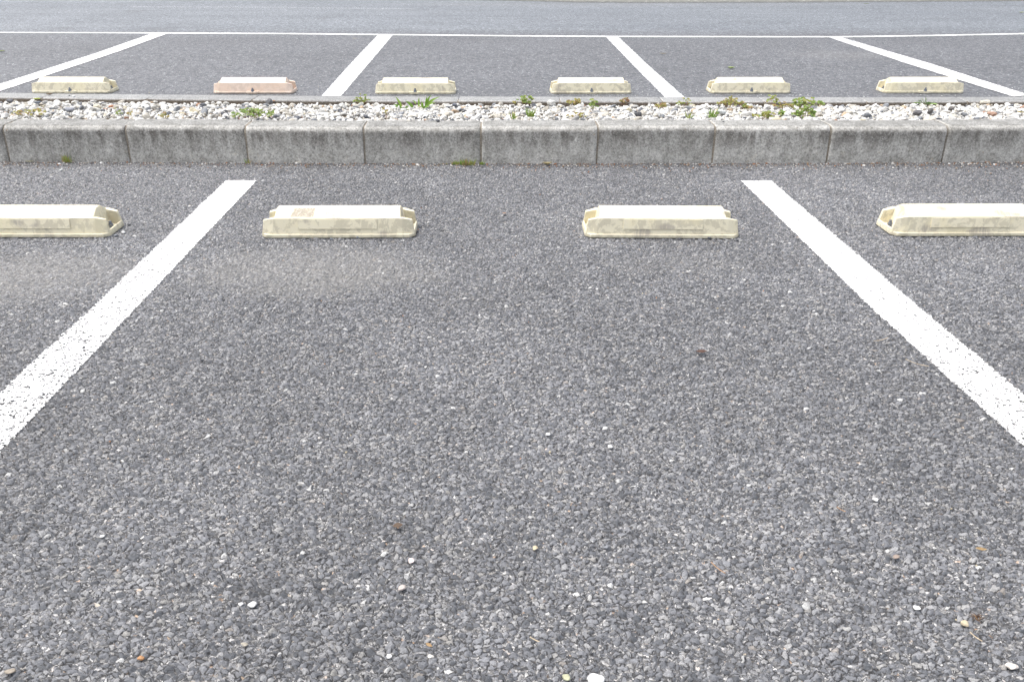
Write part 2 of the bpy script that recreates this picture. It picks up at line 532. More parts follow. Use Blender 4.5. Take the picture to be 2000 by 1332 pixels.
def attr_mat(name, rough=0.75, mott=0.45, scale=70, translucent=0.0):
    """colour of each stone or leaf is stored per vertex; the stone itself is mottled"""
    m, g, bs, out = material(name)
    at_ = g.n('ShaderNodeAttribute', attribute_name='tone')
    tc = g.n('ShaderNodeTexCoord').outputs['Object']
    nz = g.noise(tc, scale, 4, 0.7)
    c = g.mix(1.0, at_.outputs['Color'], g.ramp(nz, [(0.25, (1 - mott,) * 3), (0.75, (1 + mott * 0.6,) * 3)]), 'MULTIPLY')
    if not translucent:
        c = g.mix(g.step(g.noise(tc, 210, 2, 0.5), 0.66, 0.72, 0.0, 0.45), c, (0.22, 0.19, 0.15))
    g.set(bs.inputs['Base Color'], c)
    bs.inputs['Roughness'].default_value = rough
    bump(g, bs, nz, 0.4, 0.003)
    if translucent:
        tr = g.n('ShaderNodeBsdfTranslucent')
        g.set(tr.inputs[0], c)
        mx = g.n('ShaderNodeMixShader')
        mx.inputs[0].default_value = translucent
        g.t.links.new(bs.outputs[0], mx.inputs[1])
        g.t.links.new(tr.outputs[0], mx.inputs[2])
        g.t.links.new(mx.outputs[0], out.inputs[0])
    return m


def dust_at(px, py, rpx, ry, amt):
    p = at(px, py)
    s = abs(at(px + rpx, py).x - p.x)
    return (p.x, p.y, s, ry, amt)


DUST = [dust_at(620, 525, 260, 0.24, 0.56), dust_at(60, 535, 230, 0.24, 0.48), dust_at(1330, 512, 150, 0.12, 0.14),
        dust_at(1950, 500, 110, 0.10, 0.14)]
for (px, py, rpx, ry, amt) in ((1640, 108, 110, 0.35, 0.2), (1230, 8, 500, 0.5, 0.15)):
    p = at(px, py, 'far')
    DUST.append((p.x, p.y, abs(at(px + rpx, py, 'far').x - p.x), ry, amt))

M_ASPH = asphalt_mat()
M_PAINT = paint_mat('worn_white_paint', 0.26, 0.36, True)
M_PAINT_FAR = paint_mat('far_white_paint', 0.30, 0.5, False)
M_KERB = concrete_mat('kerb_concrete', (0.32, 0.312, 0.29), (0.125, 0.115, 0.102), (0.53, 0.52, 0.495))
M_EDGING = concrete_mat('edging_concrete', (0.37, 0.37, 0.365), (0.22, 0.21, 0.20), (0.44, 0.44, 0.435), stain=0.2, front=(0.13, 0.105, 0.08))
M_JOINT = plain_mat('joint_mortar', (0.24, 0.21, 0.17), 0.95, 0.5, 140)
M_CREAM = plastic_mat('cream_plastic', (0.75, 0.69, 0.52), (0.50, 0.455, 0.34), (0.78, 0.70, 0.47))
M_PINK = plastic_mat('pinkish_plastic', (0.78, 0.63, 0.52), (0.66, 0.52, 0.42), (0.80, 0.60, 0.46))


def scuff_mat():
    m, g, bs, out = material('tyre_scuff')
    tcn = g.n('ShaderNodeTexCoord')
    tc, uv = tcn.outputs['Object'], g.xyz(tcn.outputs['UV'])
    st = g.noise(g.vmath('MULTIPLY', tc, (190, 40, 40)), 1.0, 4, 0.7)
    bl = g.noise(tc, 60, 4, 0.6)
    g.set(bs.inputs['Base Color'], g.ramp(bl, [(0.3, (0.30, 0.27, 0.23)), (0.7, (0.52, 0.46, 0.38))]))
    bs.inputs['Roughness'].default_value = 0.7
    ed = g.math('MULTIPLY', g.step(g.math('ABSOLUTE', g.math('SUBTRACT', uv[0], 0.5)), 0.36, 0.5, 1, 0), g.step(uv[1], 0.0, 0.15))
    ed = g.math('MULTIPLY', ed, g.step(uv[1], 0.85, 1.0, 1, 0))
    a = g.math('MULTIPLY', ed, g.step(g.math('ADD', st, g.math('MULTIPLY', bl, 0.6)), 0.58, 0.98, 0.25, 0.95))
    tr = g.n('ShaderNodeBsdfTransparent'); mx = g.n('ShaderNodeMixShader')
    g.set(mx.inputs[0], a)
    g.t.links.new(tr.outputs[0], mx.inputs[1]); g.t.links.new(bs.outputs[0], mx.inputs[2])
    g.t.links.new(mx.outputs[0], out.inputs[0])
    return m


M_SCUFF = scuff_mat()
M_BOLT = plain_mat('galvanised_steel', (0.19, 0.21, 0.25), 0.45, 0.3, 200, metal=0.5)
M_STONE = attr_mat('pebbles')
M_LEAF = attr_mat('weed_leaves', 0.55, 0.2, 200, translucent=0.3)
M_STEM = attr_mat('weed_stems', 0.6, 0.25, 200)
M_SOIL = plain_mat('bed_soil', (0.17, 0.135, 0.10), 0.95, 0.5, 50)

# ------------------------------------------------------------------ lines of the kerbs, read off the photograph
KERB_BASE = [(-680, 312.5), (-448, 314), (-214, 315.5), (19, 317), (254.5, 317.7), (485, 319), (713, 319.8), (939.5, 320.3), (1165, 320.3),
             (1391, 319.8), (1614, 319.2), (1838.5, 318.2), (2062, 317), (2290, 315.5), (2520, 314)]
KB = [at(x, y, 0.0) for x, y in KERB_BASE]
EDGE_BACK = [(-695, 174), (-495, 176.5), (-295, 179), (-95, 181), (107, 183.3), (307, 185.5), (506, 187.3), (702, 188.5), (897, 189.4), (1091, 190.1), (1286, 190.6),
             (1479, 190.8), (1673, 190.6), (1864, 190), (2056, 189), (2250, 187.5), (2450, 186), (2650, 184)]
EB = [at(x, y, 0.0) for x, y in EDGE_BACK]
KBL = [(p.x, p.y) for p in KB]
EBL = [(p.x, p.y) for p in EB]
K_W, E_W = 0.172, 0.180


def y_kerb(x): return interp(x, KBL)
def y_edge(x): return interp(x, EBL)


def z_bed(x, y):
    """top of the gravel: level with the tall kerb's top in front, just under the low edging behind"""
    a, b = y_kerb(x) + K_W, y_edge(x) - E_W
    t = max(0.0, min(1.0, (y - a) / (b - a)))
    return 0.168 * (1 - t) + (-0.026) * t + 0.012 * mnoise.noise(Vector((x * 2.3, y * 3.1, 4.0))) * (1 if 0.05 < t < 0.9 else 0.3)


# ------------------------------------------------------------------ ground: one sheet
def axis(breaks):
    out = [breaks[0][0]]
    for (a, s0), (b, s1) in zip(breaks, breaks[1:]):
        x = a
        while True:
            t = (x - a) / (b - a)
            x += s0 + (s1 - s0) * t
            if x >= b - 0.3 * (s0 + (s1 - s0) * min(1, t)): break
            out.append(x)
        out.append(b)
    return np.array(out)


def build_ground():
    xs_r = axis([(0.0, 0.0027), (0.9, 0.0030), (3.4, 0.0062), (7.0, 0.35), (40.0, 6.0), (300.0, 60.0)])
    xs = np.concatenate([-xs_r[:0:-1], xs_r])
    ys = axis([(-80.0, 20.0), (-6.0, 1.0), (0.4, 0.25), (0.55, 0.0024), (1.6, 0.0026), (4.0, 0.0052), (4.045, 0.006)])
    nx = len(xs)
    rows, zs = [], []
    yk = np.interp(xs, [p[0] for p in KBL], [p[1] for p in KBL])
    ye = np.interp(xs, [p[0] for p in EBL], [p[1] for p in EBL])
    for y in ys:
        rows.append(np.full(nx, y)); zs.append(np.zeros(nx))
    for k in (0.5, 1.0):
        rows.append(4.045 + (yk + 0.06 - 4.045) * k); zs.append(np.zeros(nx))
    rows.append(yk + 0.062); zs.append(np.full(nx, -0.12))
    rows.append(ye - 0.102); zs.append(np.full(nx, -0.12))
    rows.append(ye - 0.100); zs.append(np.zeros(nx))
    far = [0.0, 0.3, 0.8, 1.5, 2.3, 3.2, 4.2, 5.5, 7, 9, 12, 16, 25, 60, 150, 400]
    for f in far:
        y = (ye - 0.09) * max(0, 1 - f / 1.5) + (6.0 + f) * min(1, f / 1.5)
        rows.append(y); zs.append(np.array([zfar(v) for v in y]))
    Y = np.stack(rows); Z = np.stack(zs)
    X = np.broadcast_to(xs, Y.shape)
    v = np.stack([X, Y, Z], -1).reshape(-1, 3)
    ny = len(Y)
    i = np.arange(ny - 1)[:, None] * nx + np.arange(nx - 1)[None, :]
    f = np.stack([i, i + 1, i + nx + 1, i + nx], -1).reshape(-1, 4)
    o = from_np('ground', v, f, M_ASPH, smooth=True)
    tag(o, kind='structure')
    print('ground verts', len(v))


build_ground()


def soil_bed():
    xs = np.linspace(-6.5, 6.5, 220)
    rows = []
    for k in range(14):
        t = k / 13
        rows.append([(x, (y_kerb(x) + 0.10) * (1 - t) + (y_edge(x) - 0.12) * t, 0) for x in xs])
    v = np.array(rows).reshape(-1, 3)
    for p in v:
        p[2] = z_bed(p[0], p[1]) - 0.020
    nx = len(xs)
    i = np.arange(13)[:, None] * nx + np.arange(nx - 1)[None, :]
    f = np.stack([i, i + 1, i + nx + 1, i + nx], -1).reshape(-1, 4)
    tag(from_np('soil', v, f, M_SOIL), kind='structure')


soil_bed()


# ------------------------------------------------------------------ painted lines
def ribbon(name, left, right, mat, label, group, z='near', step=0.0028, cols=56, wear=(0.3, 1.0), lift=0.0006, cat='painted line'):
    """left / right: matching lists of ground points along both edges of the line"""
    segs = []
    for (a, b), (c, d) in zip(zip(left, left[1:]), zip(right, right[1:])):
        n = max(1, int((b - a).length / step))
        for k in range(n):
            t = k / n
            segs.append((a.lerp(b, t), c.lerp(d, t)))
    segs.append((left[-1], right[-1]))
    n = len(segs)
    L = np.array([s[0][:] for s in segs]); R = np.array([s[1][:] for s in segs])
    t = np.linspace(-0.04, 1.04, cols)[None, :, None]          # the ragged edge eats back from a little outside
    V = L[:, None, :] * (1 - t) + R[:, None, :] * t
    if z == 'near':
        V[..., 2] = lift
    else:
        V[..., 2] = np.vectorize(zfar)(V[..., 1]) + 0.004
    i = np.arange(n - 1)[:, None] * cols + np.arange(cols - 1)[None, :]
    f = np.stack([i, i + 1, i + cols + 1, i + cols], -1).reshape(-1, 4)
    uu = np.broadcast_to((t[..., 0] * 2 - 1), (n, cols))
    vv = np.broadcast_to(np.linspace(wear[0], wear[1], n)[:, None], (n, cols))
    # make sure faces look up
    a, b, c = V.reshape(-1, 3)[f[0][0]], V.reshape(-1, 3)[f[0][1]], V.reshape(-1, 3)[f[0][3]]
    if np.cross(b - a, c - a)[2] < 0:
        f = f[:, ::-1]
    o = from_np(name, V.reshape(-1, 3), f, mat)
    uvl = o.data.uv_layers.new(name='line')
    uvv = np.stack([uu, vv], -1).reshape(-1, 2)[f.ravel()]
    uvl.data.foreach_set('uv', np.ascontiguousarray(uvv, dtype=np.float32).ravel())
    return tag(o, label, cat, group)


def pix(lst, z=0.0): return [at(x, y, z) for x, y in lst]


G1, G2 = 'white lines between the near bays', 'white lines between the far bays'
ribbon('painted_line', pix([(440, 352), (177, 600), (0, 761), (-200, 946)]), pix([(503, 352), (268, 600), (0, 884), (-230, 1120)]), M_PAINT,
       'thick worn white line left of the stained cream wheel stop, running down to the left', G1, wear=(0.15, 1.15))
ribbon('painted_line', pix([(1446, 352.5), (1703, 603), (2000, 872), (2260, 1110)]), pix([(1508, 352.5), (1800, 600), (2000, 766), (2240, 968)]), M_PAINT,
       'thick worn white line right of the paired cream wheel stops, running down to the right', G1, wear=(0.0, 0.8))
ribbon('painted_line', pix([(298, 66), (187, 105), (0, 165), (-260, 247)], 'far')[:3], pix([(330, 66), (235, 101), (0, 180), (-260, 264)], 'far')[:3], M_PAINT_FAR,
       'far white bay line ending behind the leftmost far wheel stop', G2, 'far', 0.05, 16, (0.2, 0.3))
ribbon('painted_line', pix([(738, 69), (690, 119), (627, 189)], 'far'), pix([(768, 70), (726, 120), (667, 189)], 'far'), M_PAINT_FAR,
       'far white bay line between the pinkish wheel stop and the next cream one', G2, 'far', 0.05, 16, (0.8, 0.1))
ribbon('painted_line', pix([(1182, 73), (1235, 128), (1298, 191.5)], 'far'), pix([(1208, 73), (1268, 130), (1338, 191.5)], 'far'), M_PAINT_FAR,
       'far white bay line crossing to the edging between two cream wheel stops', G2, 'far', 0.05, 16, (1.2, 0.1))
ribbon('painted_line', pix([(1614, 73), (1765, 124), (1978, 190)], 'far'), pix([(1640, 73), (1820, 126), (2010, 187)], 'far'), M_PAINT_FAR,
       'far white bay line running behind the rightmost far wheel stop', G2, 'far', 0.05, 16, (1.0, 0.1))
LT = [(-700, 62), (-300, 63), (0, 63.8), (320, 64.8), (540, 65.8), (755, 67.8), (1000, 70.3), (1190, 71.4), (1500, 72.1), (1640, 72.1), (1800, 70.0), (2000, 66), (2300, 61), (2600, 57)]
ribbon('painted_line', pix(LT, 'far'), pix([(x, y + (2.4 if x > 250 else 1.5)) for x, y in LT], 'far'), M_PAINT_FAR,
       'long thin white line along the driving lane closing off the far bays', None, 'far', 0.04, 10, (0.5, 0.5))
M_STREAK = paint_mat('rubbed_paint', 0.9, 1.7, False)
ribbon('paint_streak', pix([(255, 13.5), (480, 14.5), (640, 15.5), (815, 18)], 'far'), pix([(255, 15.5), (480, 16.4), (640, 17.6), (815, 20)], 'far'), M_STREAK,
       'faint rubbed white streak on the driving lane near the top of the photo', None, 'far', 0.04, 8, (0.9, 0.9), cat='paint streak')

# dusty strip along the far side of the driving lane
VG = [(350, -6), (620, -3), (850, 1), (1000, 4), (1120, 7.5), (1250, 8.5), (1500, 8), (1750, 6.5), (2000, 5), (2400, 1), (2900, -5)]


def verge():
    m, g, bs, out = material('dusty_verge')
    tcn = g.n('ShaderNodeTexCoord')
    tc = tcn.outputs['Object']
    v = g.xyz(tcn.outputs['UV'])[1]
    spk = g.voro(tc, 38)
    sc = g.sep(spk.outputs['Color'])
    col = g.ramp(sc[0], [(0, (0.12, 0.118, 0.108)), (0.6, (0.165, 0.16, 0.148)), (0.965, (0.19, 0.185, 0.17)), (0.98, (0.45, 0.44, 0.41)), (1, (0.5, 0.48, 0.45))])
    col = g.mix(1.0, col, g.ramp(g.noise(tc, 6, 4, 0.6), [(0.3, (0.8, 0.8, 0.8)), (0.7, (1.15, 1.15, 1.15))]), 'MULTIPLY')
    g.set(bs.inputs['Base Color'], col)
    bs.inputs['Roughness'].default_value = 0.9
    e = g.math('ADD', v, g.math('MULTIPLY', g.math('SUBTRACT', g.noise(tc, 14, 6, 0.85), 0.5), 1.1))
    tr = g.n('ShaderNodeBsdfTransparent')
    mx = g.n('ShaderNodeMixShader')
    g.set(mx.inputs[0], g.step(e, 0.1, 0.75))
    g.t.links.new(tr.outputs[0], mx.inputs[1]); g.t.links.new(bs.outputs[0], mx.inputs[2])
    g.t.links.new(mx.outputs[0], out.inputs[0])
    vs, uv = [], []
    for px, py in VG:
        p = at(px, py + 1.0, 'far')
        for k, (d, vv) in enumerate(((0, 0), (0.7, 1.0), (14, 2), (120, 4))):
            y = p.y + d
            vs.append((p.x * (1 + d / 60), y, zfar(y) + 0.004)); uv.append((0, vv))
    f = np.array([(4 * i + k, 4 * i + 4 + k, 4 * i + 5 + k, 4 * i + 1 + k) for i in range(len(VG) - 1) for k in range(3)])
    o = from_np('verge', np.array(vs), f, m)
    l = o.data.uv_layers.new(name='line')
    l.data.foreach_set('uv', np.array(uv, dtype=np.float32)[f.ravel()].ravel())
    tag(o, kind='structure')


verge()


# ------------------------------------------------------------------ kerb blocks
def sweep_block(name, prof, L, mat, parent=None, cham=0.004, nseg=24, jitter=0.0012, seed=0):
    """a block whose section prof (y,z) runs along x from 0 to L, edges of its ends eased and its faces not quite true"""
    cx = sum(p[0] for p in prof) / len(prof); cz = sum(p[1] for p in prof) / len(prof)
    xs = [0.0, cham * 0.35, cham] + [cham + (L - 2 * cham) * k / nseg for k in range(1, nseg)] + [L - cham, L - cham * 0.35, L]
    n = len(prof)
    bm = bmesh.new()
    rings = []
    for x in xs:
        e = min(x, L - x)
        s = 0.0 if e >= cham else (cham - e) * (0.9 if e > 0 else 1.0)
        ring = []
        for (y, z) in prof:
            dy, dz = y - cx, z - cz
            r = math.hypot(dy, dz)
            k = (r - s) / r
            j = mnoise.noise(Vector((x * 9 + seed * 7.1, y * 16, z * 16))) * jitter
            chip = max(0.0, mnoise.noise(Vector((x * 45 + seed * 3.3, y * 45, z * 45))) - 0.25) * (0.006 if e < 0.012 else 0.0)
            kk = k + (j - chip) / r
            ring.append(bm.verts.new((x, cx + dy * kk, cz + dz * kk)))
        rings.append(ring)
    for a, b in zip(rings, rings[1:]):
        for i in range(n):
            bm.faces.new((a[i], a[(i + 1) % n], b[(i + 1) % n], b[i]))
    bm.faces.new(rings[0][::-1]); bm.faces.new(rings[-1])
    bmesh.ops.recalc_face_normals(bm, faces=bm.faces)
    o = from_bm(name, bm, mat, parent, smooth=True)
    me = o.data
    cap = [len(p.vertices) > 4 for p in me.polygons]
    me.polygons.foreach_set('use_smooth', [not c for c in cap])
    return o


def arc(cy, cz, r, a0, a1, n):
    return [(cy + r * math.cos(math.radians(a0 + (a1 - a0) * k / n)), cz + r * math.sin(math.radians(a0 + (a1 - a0) * k / n))) for k in range(n + 1)]


KH = 0.187
kerb_prof = [(0.0, -0.06), (0.002, 0.0), (0.004, 0.04), (0.007, 0.09), (0.010, 0.125)] + arc(0.010 + 0.036, KH - 0.036, 0.036, 180, 90, 8) + \
            [(0.09, KH + 0.001), (0.13, KH + 0.001)] + arc(K_W - 0.008, KH - 0.008, 0.008, 90, 0, 3) + [(K_W, 0.10), (K_W, 0.0), (K_W, -0.06)]
kerb_labels = [
    'tall concrete kerb block cut by the left edge of the photo',
    'tall stained kerb block with the single grass tuft at its foot',
    'tall kerb block behind the left thick line, weed patch above its right joint',
    'tall kerb block behind the left half of the stained cream wheel stop',
    'tall kerb block whose right foot carries the mossy grass clump',
    'tall kerb block right of the mossy clump, curled dry leaf at its foot',
    'tall kerb block behind the left part of the yellowish cream wheel stop',
    'tall kerb block behind the right thick line, clover above its right joint',
    'tall kerb block second from the right edge of the photo',
    'tall kerb block cut by the right edge of the photo',
]
ORD = ['first', 'second', 'third', 'fourth']
vis0 = 2     # index of the block cut by the left edge
for i in range(len(KB) - 1):
    a, b = KB[i], KB[i + 1]
    d = b - a
    L, rz = d.length, math.atan2(d.y, d.x)
    rise = (random.random() - 0.5) * 0.006
    k = i - vis0
    r = empty('kerb_block', (a.x, a.y, rise), rz)
    lab = kerb_labels[k] if 0 <= k < len(kerb_labels) else 'tall kerb block outside the photo, ' + ORD[-k - 1 if k < 0 else k - len(kerb_labels)] + (' beyond its left edge' if k < 0 else ' beyond its right edge')
    tag(r, lab, 'kerb', 'tall kerb blocks in front of the gravel bed')
    gap = 0.0085
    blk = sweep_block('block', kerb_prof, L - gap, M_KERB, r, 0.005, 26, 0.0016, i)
    blk.location = (gap / 2, random.uniform(-0.004, 0.004), 0)
    jp = [(y + (0.006 if y < 0.08 else -0.006), z - (0.006 if z > 0.12 else 0)) for y, z in kerb_prof]
    mj = sweep_block('mortar_joint', jp, gap + 0.003, M_JOINT, r, 0.0005, 1, 0.002, i + 50)
    mj.location = (L - gap / 2 - 0.0015, 0, 0)

# low edging blocks behind the gravel
edge_prof = [(-E_W, -0.12), (-E_W, -0.01), (-E_W + 0.004, -0.002), (-E_W + 0.010, 0.0015), (-0.1, 0.003), (-0.010, 0.002), (-0.002, -0.002), (0, -0.12)]
elabels = ['low grey edging block at the left edge of the photo, dry leaf lying on it', 'low edging block behind which the leftmost far wheel stop ends', 'low edging block in front of the left half of the pinkish wheel stop',
           'low edging block in front of the second far bay line', 'low edging block with the long grass blades in front of it', 'low edging block in front of the middle gap of the far wheel stops',
           'low edging block in front of the fourth far wheel stop from the left', 'low edging block behind the big yellowish sprawling weed', 'low edging block behind the clover clumps, right of the tall reddish stem',
           'low edging block in front of the rightmost far wheel stop', 'low edging block at the right edge of the photo, behind the big pale stone']
for i in range(len(EB) - 1):
    a, b = EB[i], EB[i + 1]
    d = b - a
    L, rz = d.length, math.atan2(d.y, d.x)
    k = i - 3
    r = empty('edging_block', (a.x, a.y, random.uniform(-0.0015, 0.0015)), rz)
    tag(r, elabels[k] if 0 <= k < len(elabels) else 'low edging block outside the photo, ' + ORD[-k - 1 if k < 0 else k - len(elabels)] + (' beyond its left edge' if k < 0 else ' beyond its right edge'),
        'kerb', 'low edging blocks behind the gravel bed')
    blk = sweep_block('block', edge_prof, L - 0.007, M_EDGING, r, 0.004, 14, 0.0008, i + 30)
    blk.location = (0.0035, 0, 0)
    mj = sweep_block('mortar_joint', [(y * 0.99 - 0.001, z - 0.005) for y, z in edge_prof], 0.009, M_JOINT, r, 0.0005, 1, 0.001, i + 80)
    mj.location = (L - 0.0045, 0, 0)


# ------------------------------------------------------------------ wheel stops
def hull_piece(bm, verts, faces, bev):
    t = bmesh.new()
    vs = [t.verts.new(v) for v in verts]
    for f in faces:
        t.faces.new([vs[i] for i in f])
    bmesh.ops.recalc_face_normals(t, faces=t.faces)
    if bev:
        bmesh.ops.bevel(t, geom=list(t.edges), offset=bev, segments=3, profile=0.5, affect='EDGES', clamp_overlap=True)
    me = bpy.data.meshes.new('tmp')
    t.to_mesh(me); t.free()
    bm.from_mesh(me)
    bpy.data.meshes.remove(me)


def prism_x(bm, prof, x0, x1, taper, bev):
    """section prof (y,z) from x0 to x1; taper(z) pulls the ends in with height"""
    n = len(prof)
    vs = [(x0 + taper(z), y, z) for y, z in prof] + [(x1 - taper(z), y, z) for y, z in prof]
    fs = [tuple(range(n)), tuple(range(2 * n - 1, n - 1, -1))] + [(i, (i + 1) % n, n + (i + 1) % n, n + i) for i in range(n)]
    hull_piece(bm, vs, fs, bev)


def make_stop():
    root = empty('wheel_stop', (0, 0, 0))
    bm = bmesh.new()
    # foot flange with cut corners
    hl, hw, c = 0.301, 0.085, 0.022
    ol = [(-hl, -hw + c), (-hl + c, -hw), (hl - c, -hw), (hl, -hw + c), (hl, hw - c), (hl - c, hw), (-hl + c, hw), (-hl, hw - c)]
    vs = [(x, y, 0.0) for x, y in ol] + [(x * 0.996, y * 0.985, 0.0145) for x, y in ol]
    hull_piece(bm, vs, [tuple(range(7, -1, -1)), tuple(range(8, 16))] + [(i, (i + 1) % 8, 8 + (i + 1) % 8, 8 + i) for i in range(8)], 0.003)
    # raised middle
    prism_x(bm, [(-0.064, 0.010), (-0.064, 0.0735), (-0.015, 0.1015), (0.015, 0.1015), (0.064, 0.0735), (0.064, 0.010)], -0.258, 0.258,
            lambda z: 0.16 * z, 0.0045)
    # long front and back walls that run past it and enclose the bolt wells
    for s in (-1, 1):
        hx, hb = 0.290, 0.298
        yo_b, yo_t, yi_t, yi_b = 0.079, 0.0665, 0.046, 0.052
        vs = []
        for (x_b, x_t, zt) in ((-hb, -hx, 0.0665), (-0.254, -0.250, 0.0755), (0.254, 0.250, 0.0755), (hb, hx, 0.0665)):
            end = zt < 0.07
            k = 0.012 if end else 0.0
            vs += [(x_b, s * (yo_b - k), 0.010), (x_t, s * (yo_t - k * 0.6), zt), (x_t, s * yi_t, zt - 0.002), (x_b, s * yi_b, 0.010)]
        fs = [(0, 1, 2, 3), (12, 15, 14, 13)]
        for q in range(3):
            for k in range(4):
                fs.append((4 * q + k, 4 * q + (k + 1) % 4, 4 * q + 4 + (k + 1) % 4, 4 * q + 4 + k))
        hull_piece(bm, vs, fs, 0.0028)
    # rims closing the wells low down
    for s in (-1, 1):
        vs = [(s * 0.300, -0.060, 0.010), (s * 0.300, 0.060, 0.010), (s * 0.290, 0.060, 0.010), (s * 0.290, -0.060, 0.010),
              (s * 0.298, -0.058, 0.024), (s * 0.298, 0.058, 0.024), (s * 0.292, 0.058, 0.024), (s * 0.292, -0.058, 0.024)]
        hull_piece(bm, vs, [(0, 1, 2, 3), (4, 7, 6, 5), (0, 4, 5, 1), (1, 5, 6, 2), (2, 6, 7, 3), (3, 7, 4, 0)], 0.002)
    # fixing tab in the middle of the back
    tab = [(-0.052, 0.080), (-0.040, 0.093), (-0.020, 0.1), (0.020, 0.1), (0.040, 0.093), (0.052, 0.080)]
    vs = [(x, y, 0.001) for x, y in tab] + [(x * 0.97, y - 0.002, 0.0175) for x, y in tab]
    hull_piece(bm, vs, [tuple(range(5, -1, -1)), tuple(range(6, 12))] + [(i, (i + 1) % 6, 6 + (i + 1) % 6, 6 + i) for i in range(6)], 0.0022)
    body = from_bm('body', bm, M_CREAM, root, smooth=True)
    body.data.polygons.foreach_set('use_smooth', [p.area < 2e-4 for p in body.data.polygons])
    # shallow reflector panel on the car side, slightly proud
    bm = bmesh.new()
    y0, z0, y1, z1 = -0.0750, 0.034, -0.0670, 0.0705     # along the slope of the front wall
    t = 0.0030
    nx = []
    dy, dz = y1 - y0, z1 - z0
    ln = math.hypot(dy, dz)
    ny, nz = -dz / ln * t, dy / ln * t
    vs = []
    for x in (-0.154, 0.154):
        vs += [(x, y0 + ny, z0 + nz), (x, y1 + ny, z1 + nz), (x, y1 - ny * 1.0, z1 - nz), (x, y0 - ny, z0 - nz)]
    hull_piece(bm, vs, [(0, 1, 2, 3), (7, 6, 5, 4), (0, 4, 5, 1), (1, 5, 6, 2), (2, 6, 7, 3), (3, 7, 4, 0)], 0.0004)
    from_bm('panel', bm, M_CREAM, root)
    # bolts: washer, hexagon nut, stud
    for (x, y, z) in ((-0.276, 0.0, 0.0145), (0.276, 0.0, 0.0145), (0.0, 0.0865, 0.0165)):
        bm = bmesh.new()
        for (r, h, z_, seg) in ((0.0135, 0.003, z + 0.0015, 20), (0.0105, 0.011, z + 0.0085, 6), (0.0058, 0.012, z + 0.019, 12)):
            q = bmesh.ops.create_cone(bm, cap_ends=True, segments=seg, radius1=r, radius2=r * 0.94, depth=h)
            bmesh.ops.translate(bm, verts=q['verts'], vec=(x, y, z_))
        from_bm('bolt', bm, M_BOLT, root)
    return root


def dup(root, loc, rz):
    r = root.copy()
    link(r)
    r.location = loc
    r.rotation_euler = (0, 0, rz)
    for ch in root.children:
        c = ch.copy()
        link(c, r)
    return r


stop0 = make_stop()
G3, G4 = 'cream wheel stops in the near bays', 'wheel stops in the far bays'
near_stops = [  # photo pixel of the middle of the front foot, turn in degrees
    (62, 463.5, -0.3, 'cream wheel stop cut by the left edge of the photo, blotchy grey front'),
    (660, 464.5, 0.4, 'cream wheel stop with dirty scuffed top, just right of the left thick line'),
    (1294, 465.0, -1.0, 'cleaner yellowish cream wheel stop, just left of the right thick line'),
    (1893, 461, 0.4, 'cream wheel stop cut by the right edge of the photo, beyond the right thick line'),
]
first = True
for px, py, dg, lab in near_stops:
    p = at(px, py)
    rz = math.radians(dg)
    loc = (p.x - math.sin(rz) * 0.087, p.y + 0.087, -0.0025)
    if first:
        s = stop0; s.location = loc; s.rotation_euler = (0, 0, rz); first = False
    else:
        s = dup(stop0, loc, rz)
    tag(s, lab, 'wheel stop', G3)
    if 'scuffed' in lab:
        n_, vs_, uv_ = 12, [], []
        for i_ in range(n_ + 1):
            for j_ in range(5):
                q_ = j_ / 4
                yy, zz = -0.062 + 0.047 * q_, 0.0751 + 0.0275 * q_
                vs_.append((-0.192 + 0.014 * q_ + (0.105 - 0.012 * q_) * i_ / n_, yy, zz))
                uv_.append((i_ / n_, q_))
        f_ = np.array([(5 * i_ + j_, 5 * i_ + 5 + j_, 5 * i_ + 6 + j_, 5 * i_ + 1 + j_) for i_ in range(n_) for j_ in range(4)])
        sm_ = from_np('scuff_mark', np.array(vs_), f_, M_SCUFF, s)
        l_ = sm_.data.uv_layers.new(name='line')
        l_.data.foreach_set('uv', np.array(uv_, dtype=np.float32)[f_.ravel()].ravel())
        sm_['label'] = 'grey brown rubbed tyre scuff'
far_stops = [
    (138, 183.2, -0.6, 'leftmost far wheel stop, its back end overlapping the white bay line', 'c'),
    (494, 184.2, -0.3, 'pale pinkish wheel stop, the only one not cream', 'p'),
    (811, 185.0, -0.2, 'far cream wheel stop behind the long grass blades, dark smudge at its left end', 'c'),
    (1155, 184.6, 0.6, 'cleanest far cream wheel stop, to the left of the third far bay line', 'c'),
    (1467, 183.8, 0.5, 'far cream wheel stop behind the tall reddish weed stem', 'c'),
    (1806, 183.4, 0.0, 'rightmost far wheel stop, touching the last far bay line', 'c'),
]
for px, py, dg, lab, kind in far_stops:
    p = at(px, py, 'far')
    rz = math.pi + math.radians(dg)
    s = dup(stop0, (p.x, p.y + 0.089, zfar(p.y + 0.09) + 0.001), rz)
    tag(s, lab, 'wheel stop', G4)
    if kind == 'p':
        for ch in s.children:
            if ch.name.startswith(('body', 'panel')):
                ch.material_slots[0].link = 'OBJECT'
                ch.material_slots[0].material = M_PINK


# ------------------------------------------------------------------ pebbles
def ico(sub):
    bm = bmesh.new()
    bmesh.ops.create_icosphere(bm, subdivisions=sub, radius=1.0)
    v = np.array([x.co[:] for x in bm.verts]); f = np.array([[y.index for y in x.verts] for x in bm.faces])
    bm.free()
    return v, f


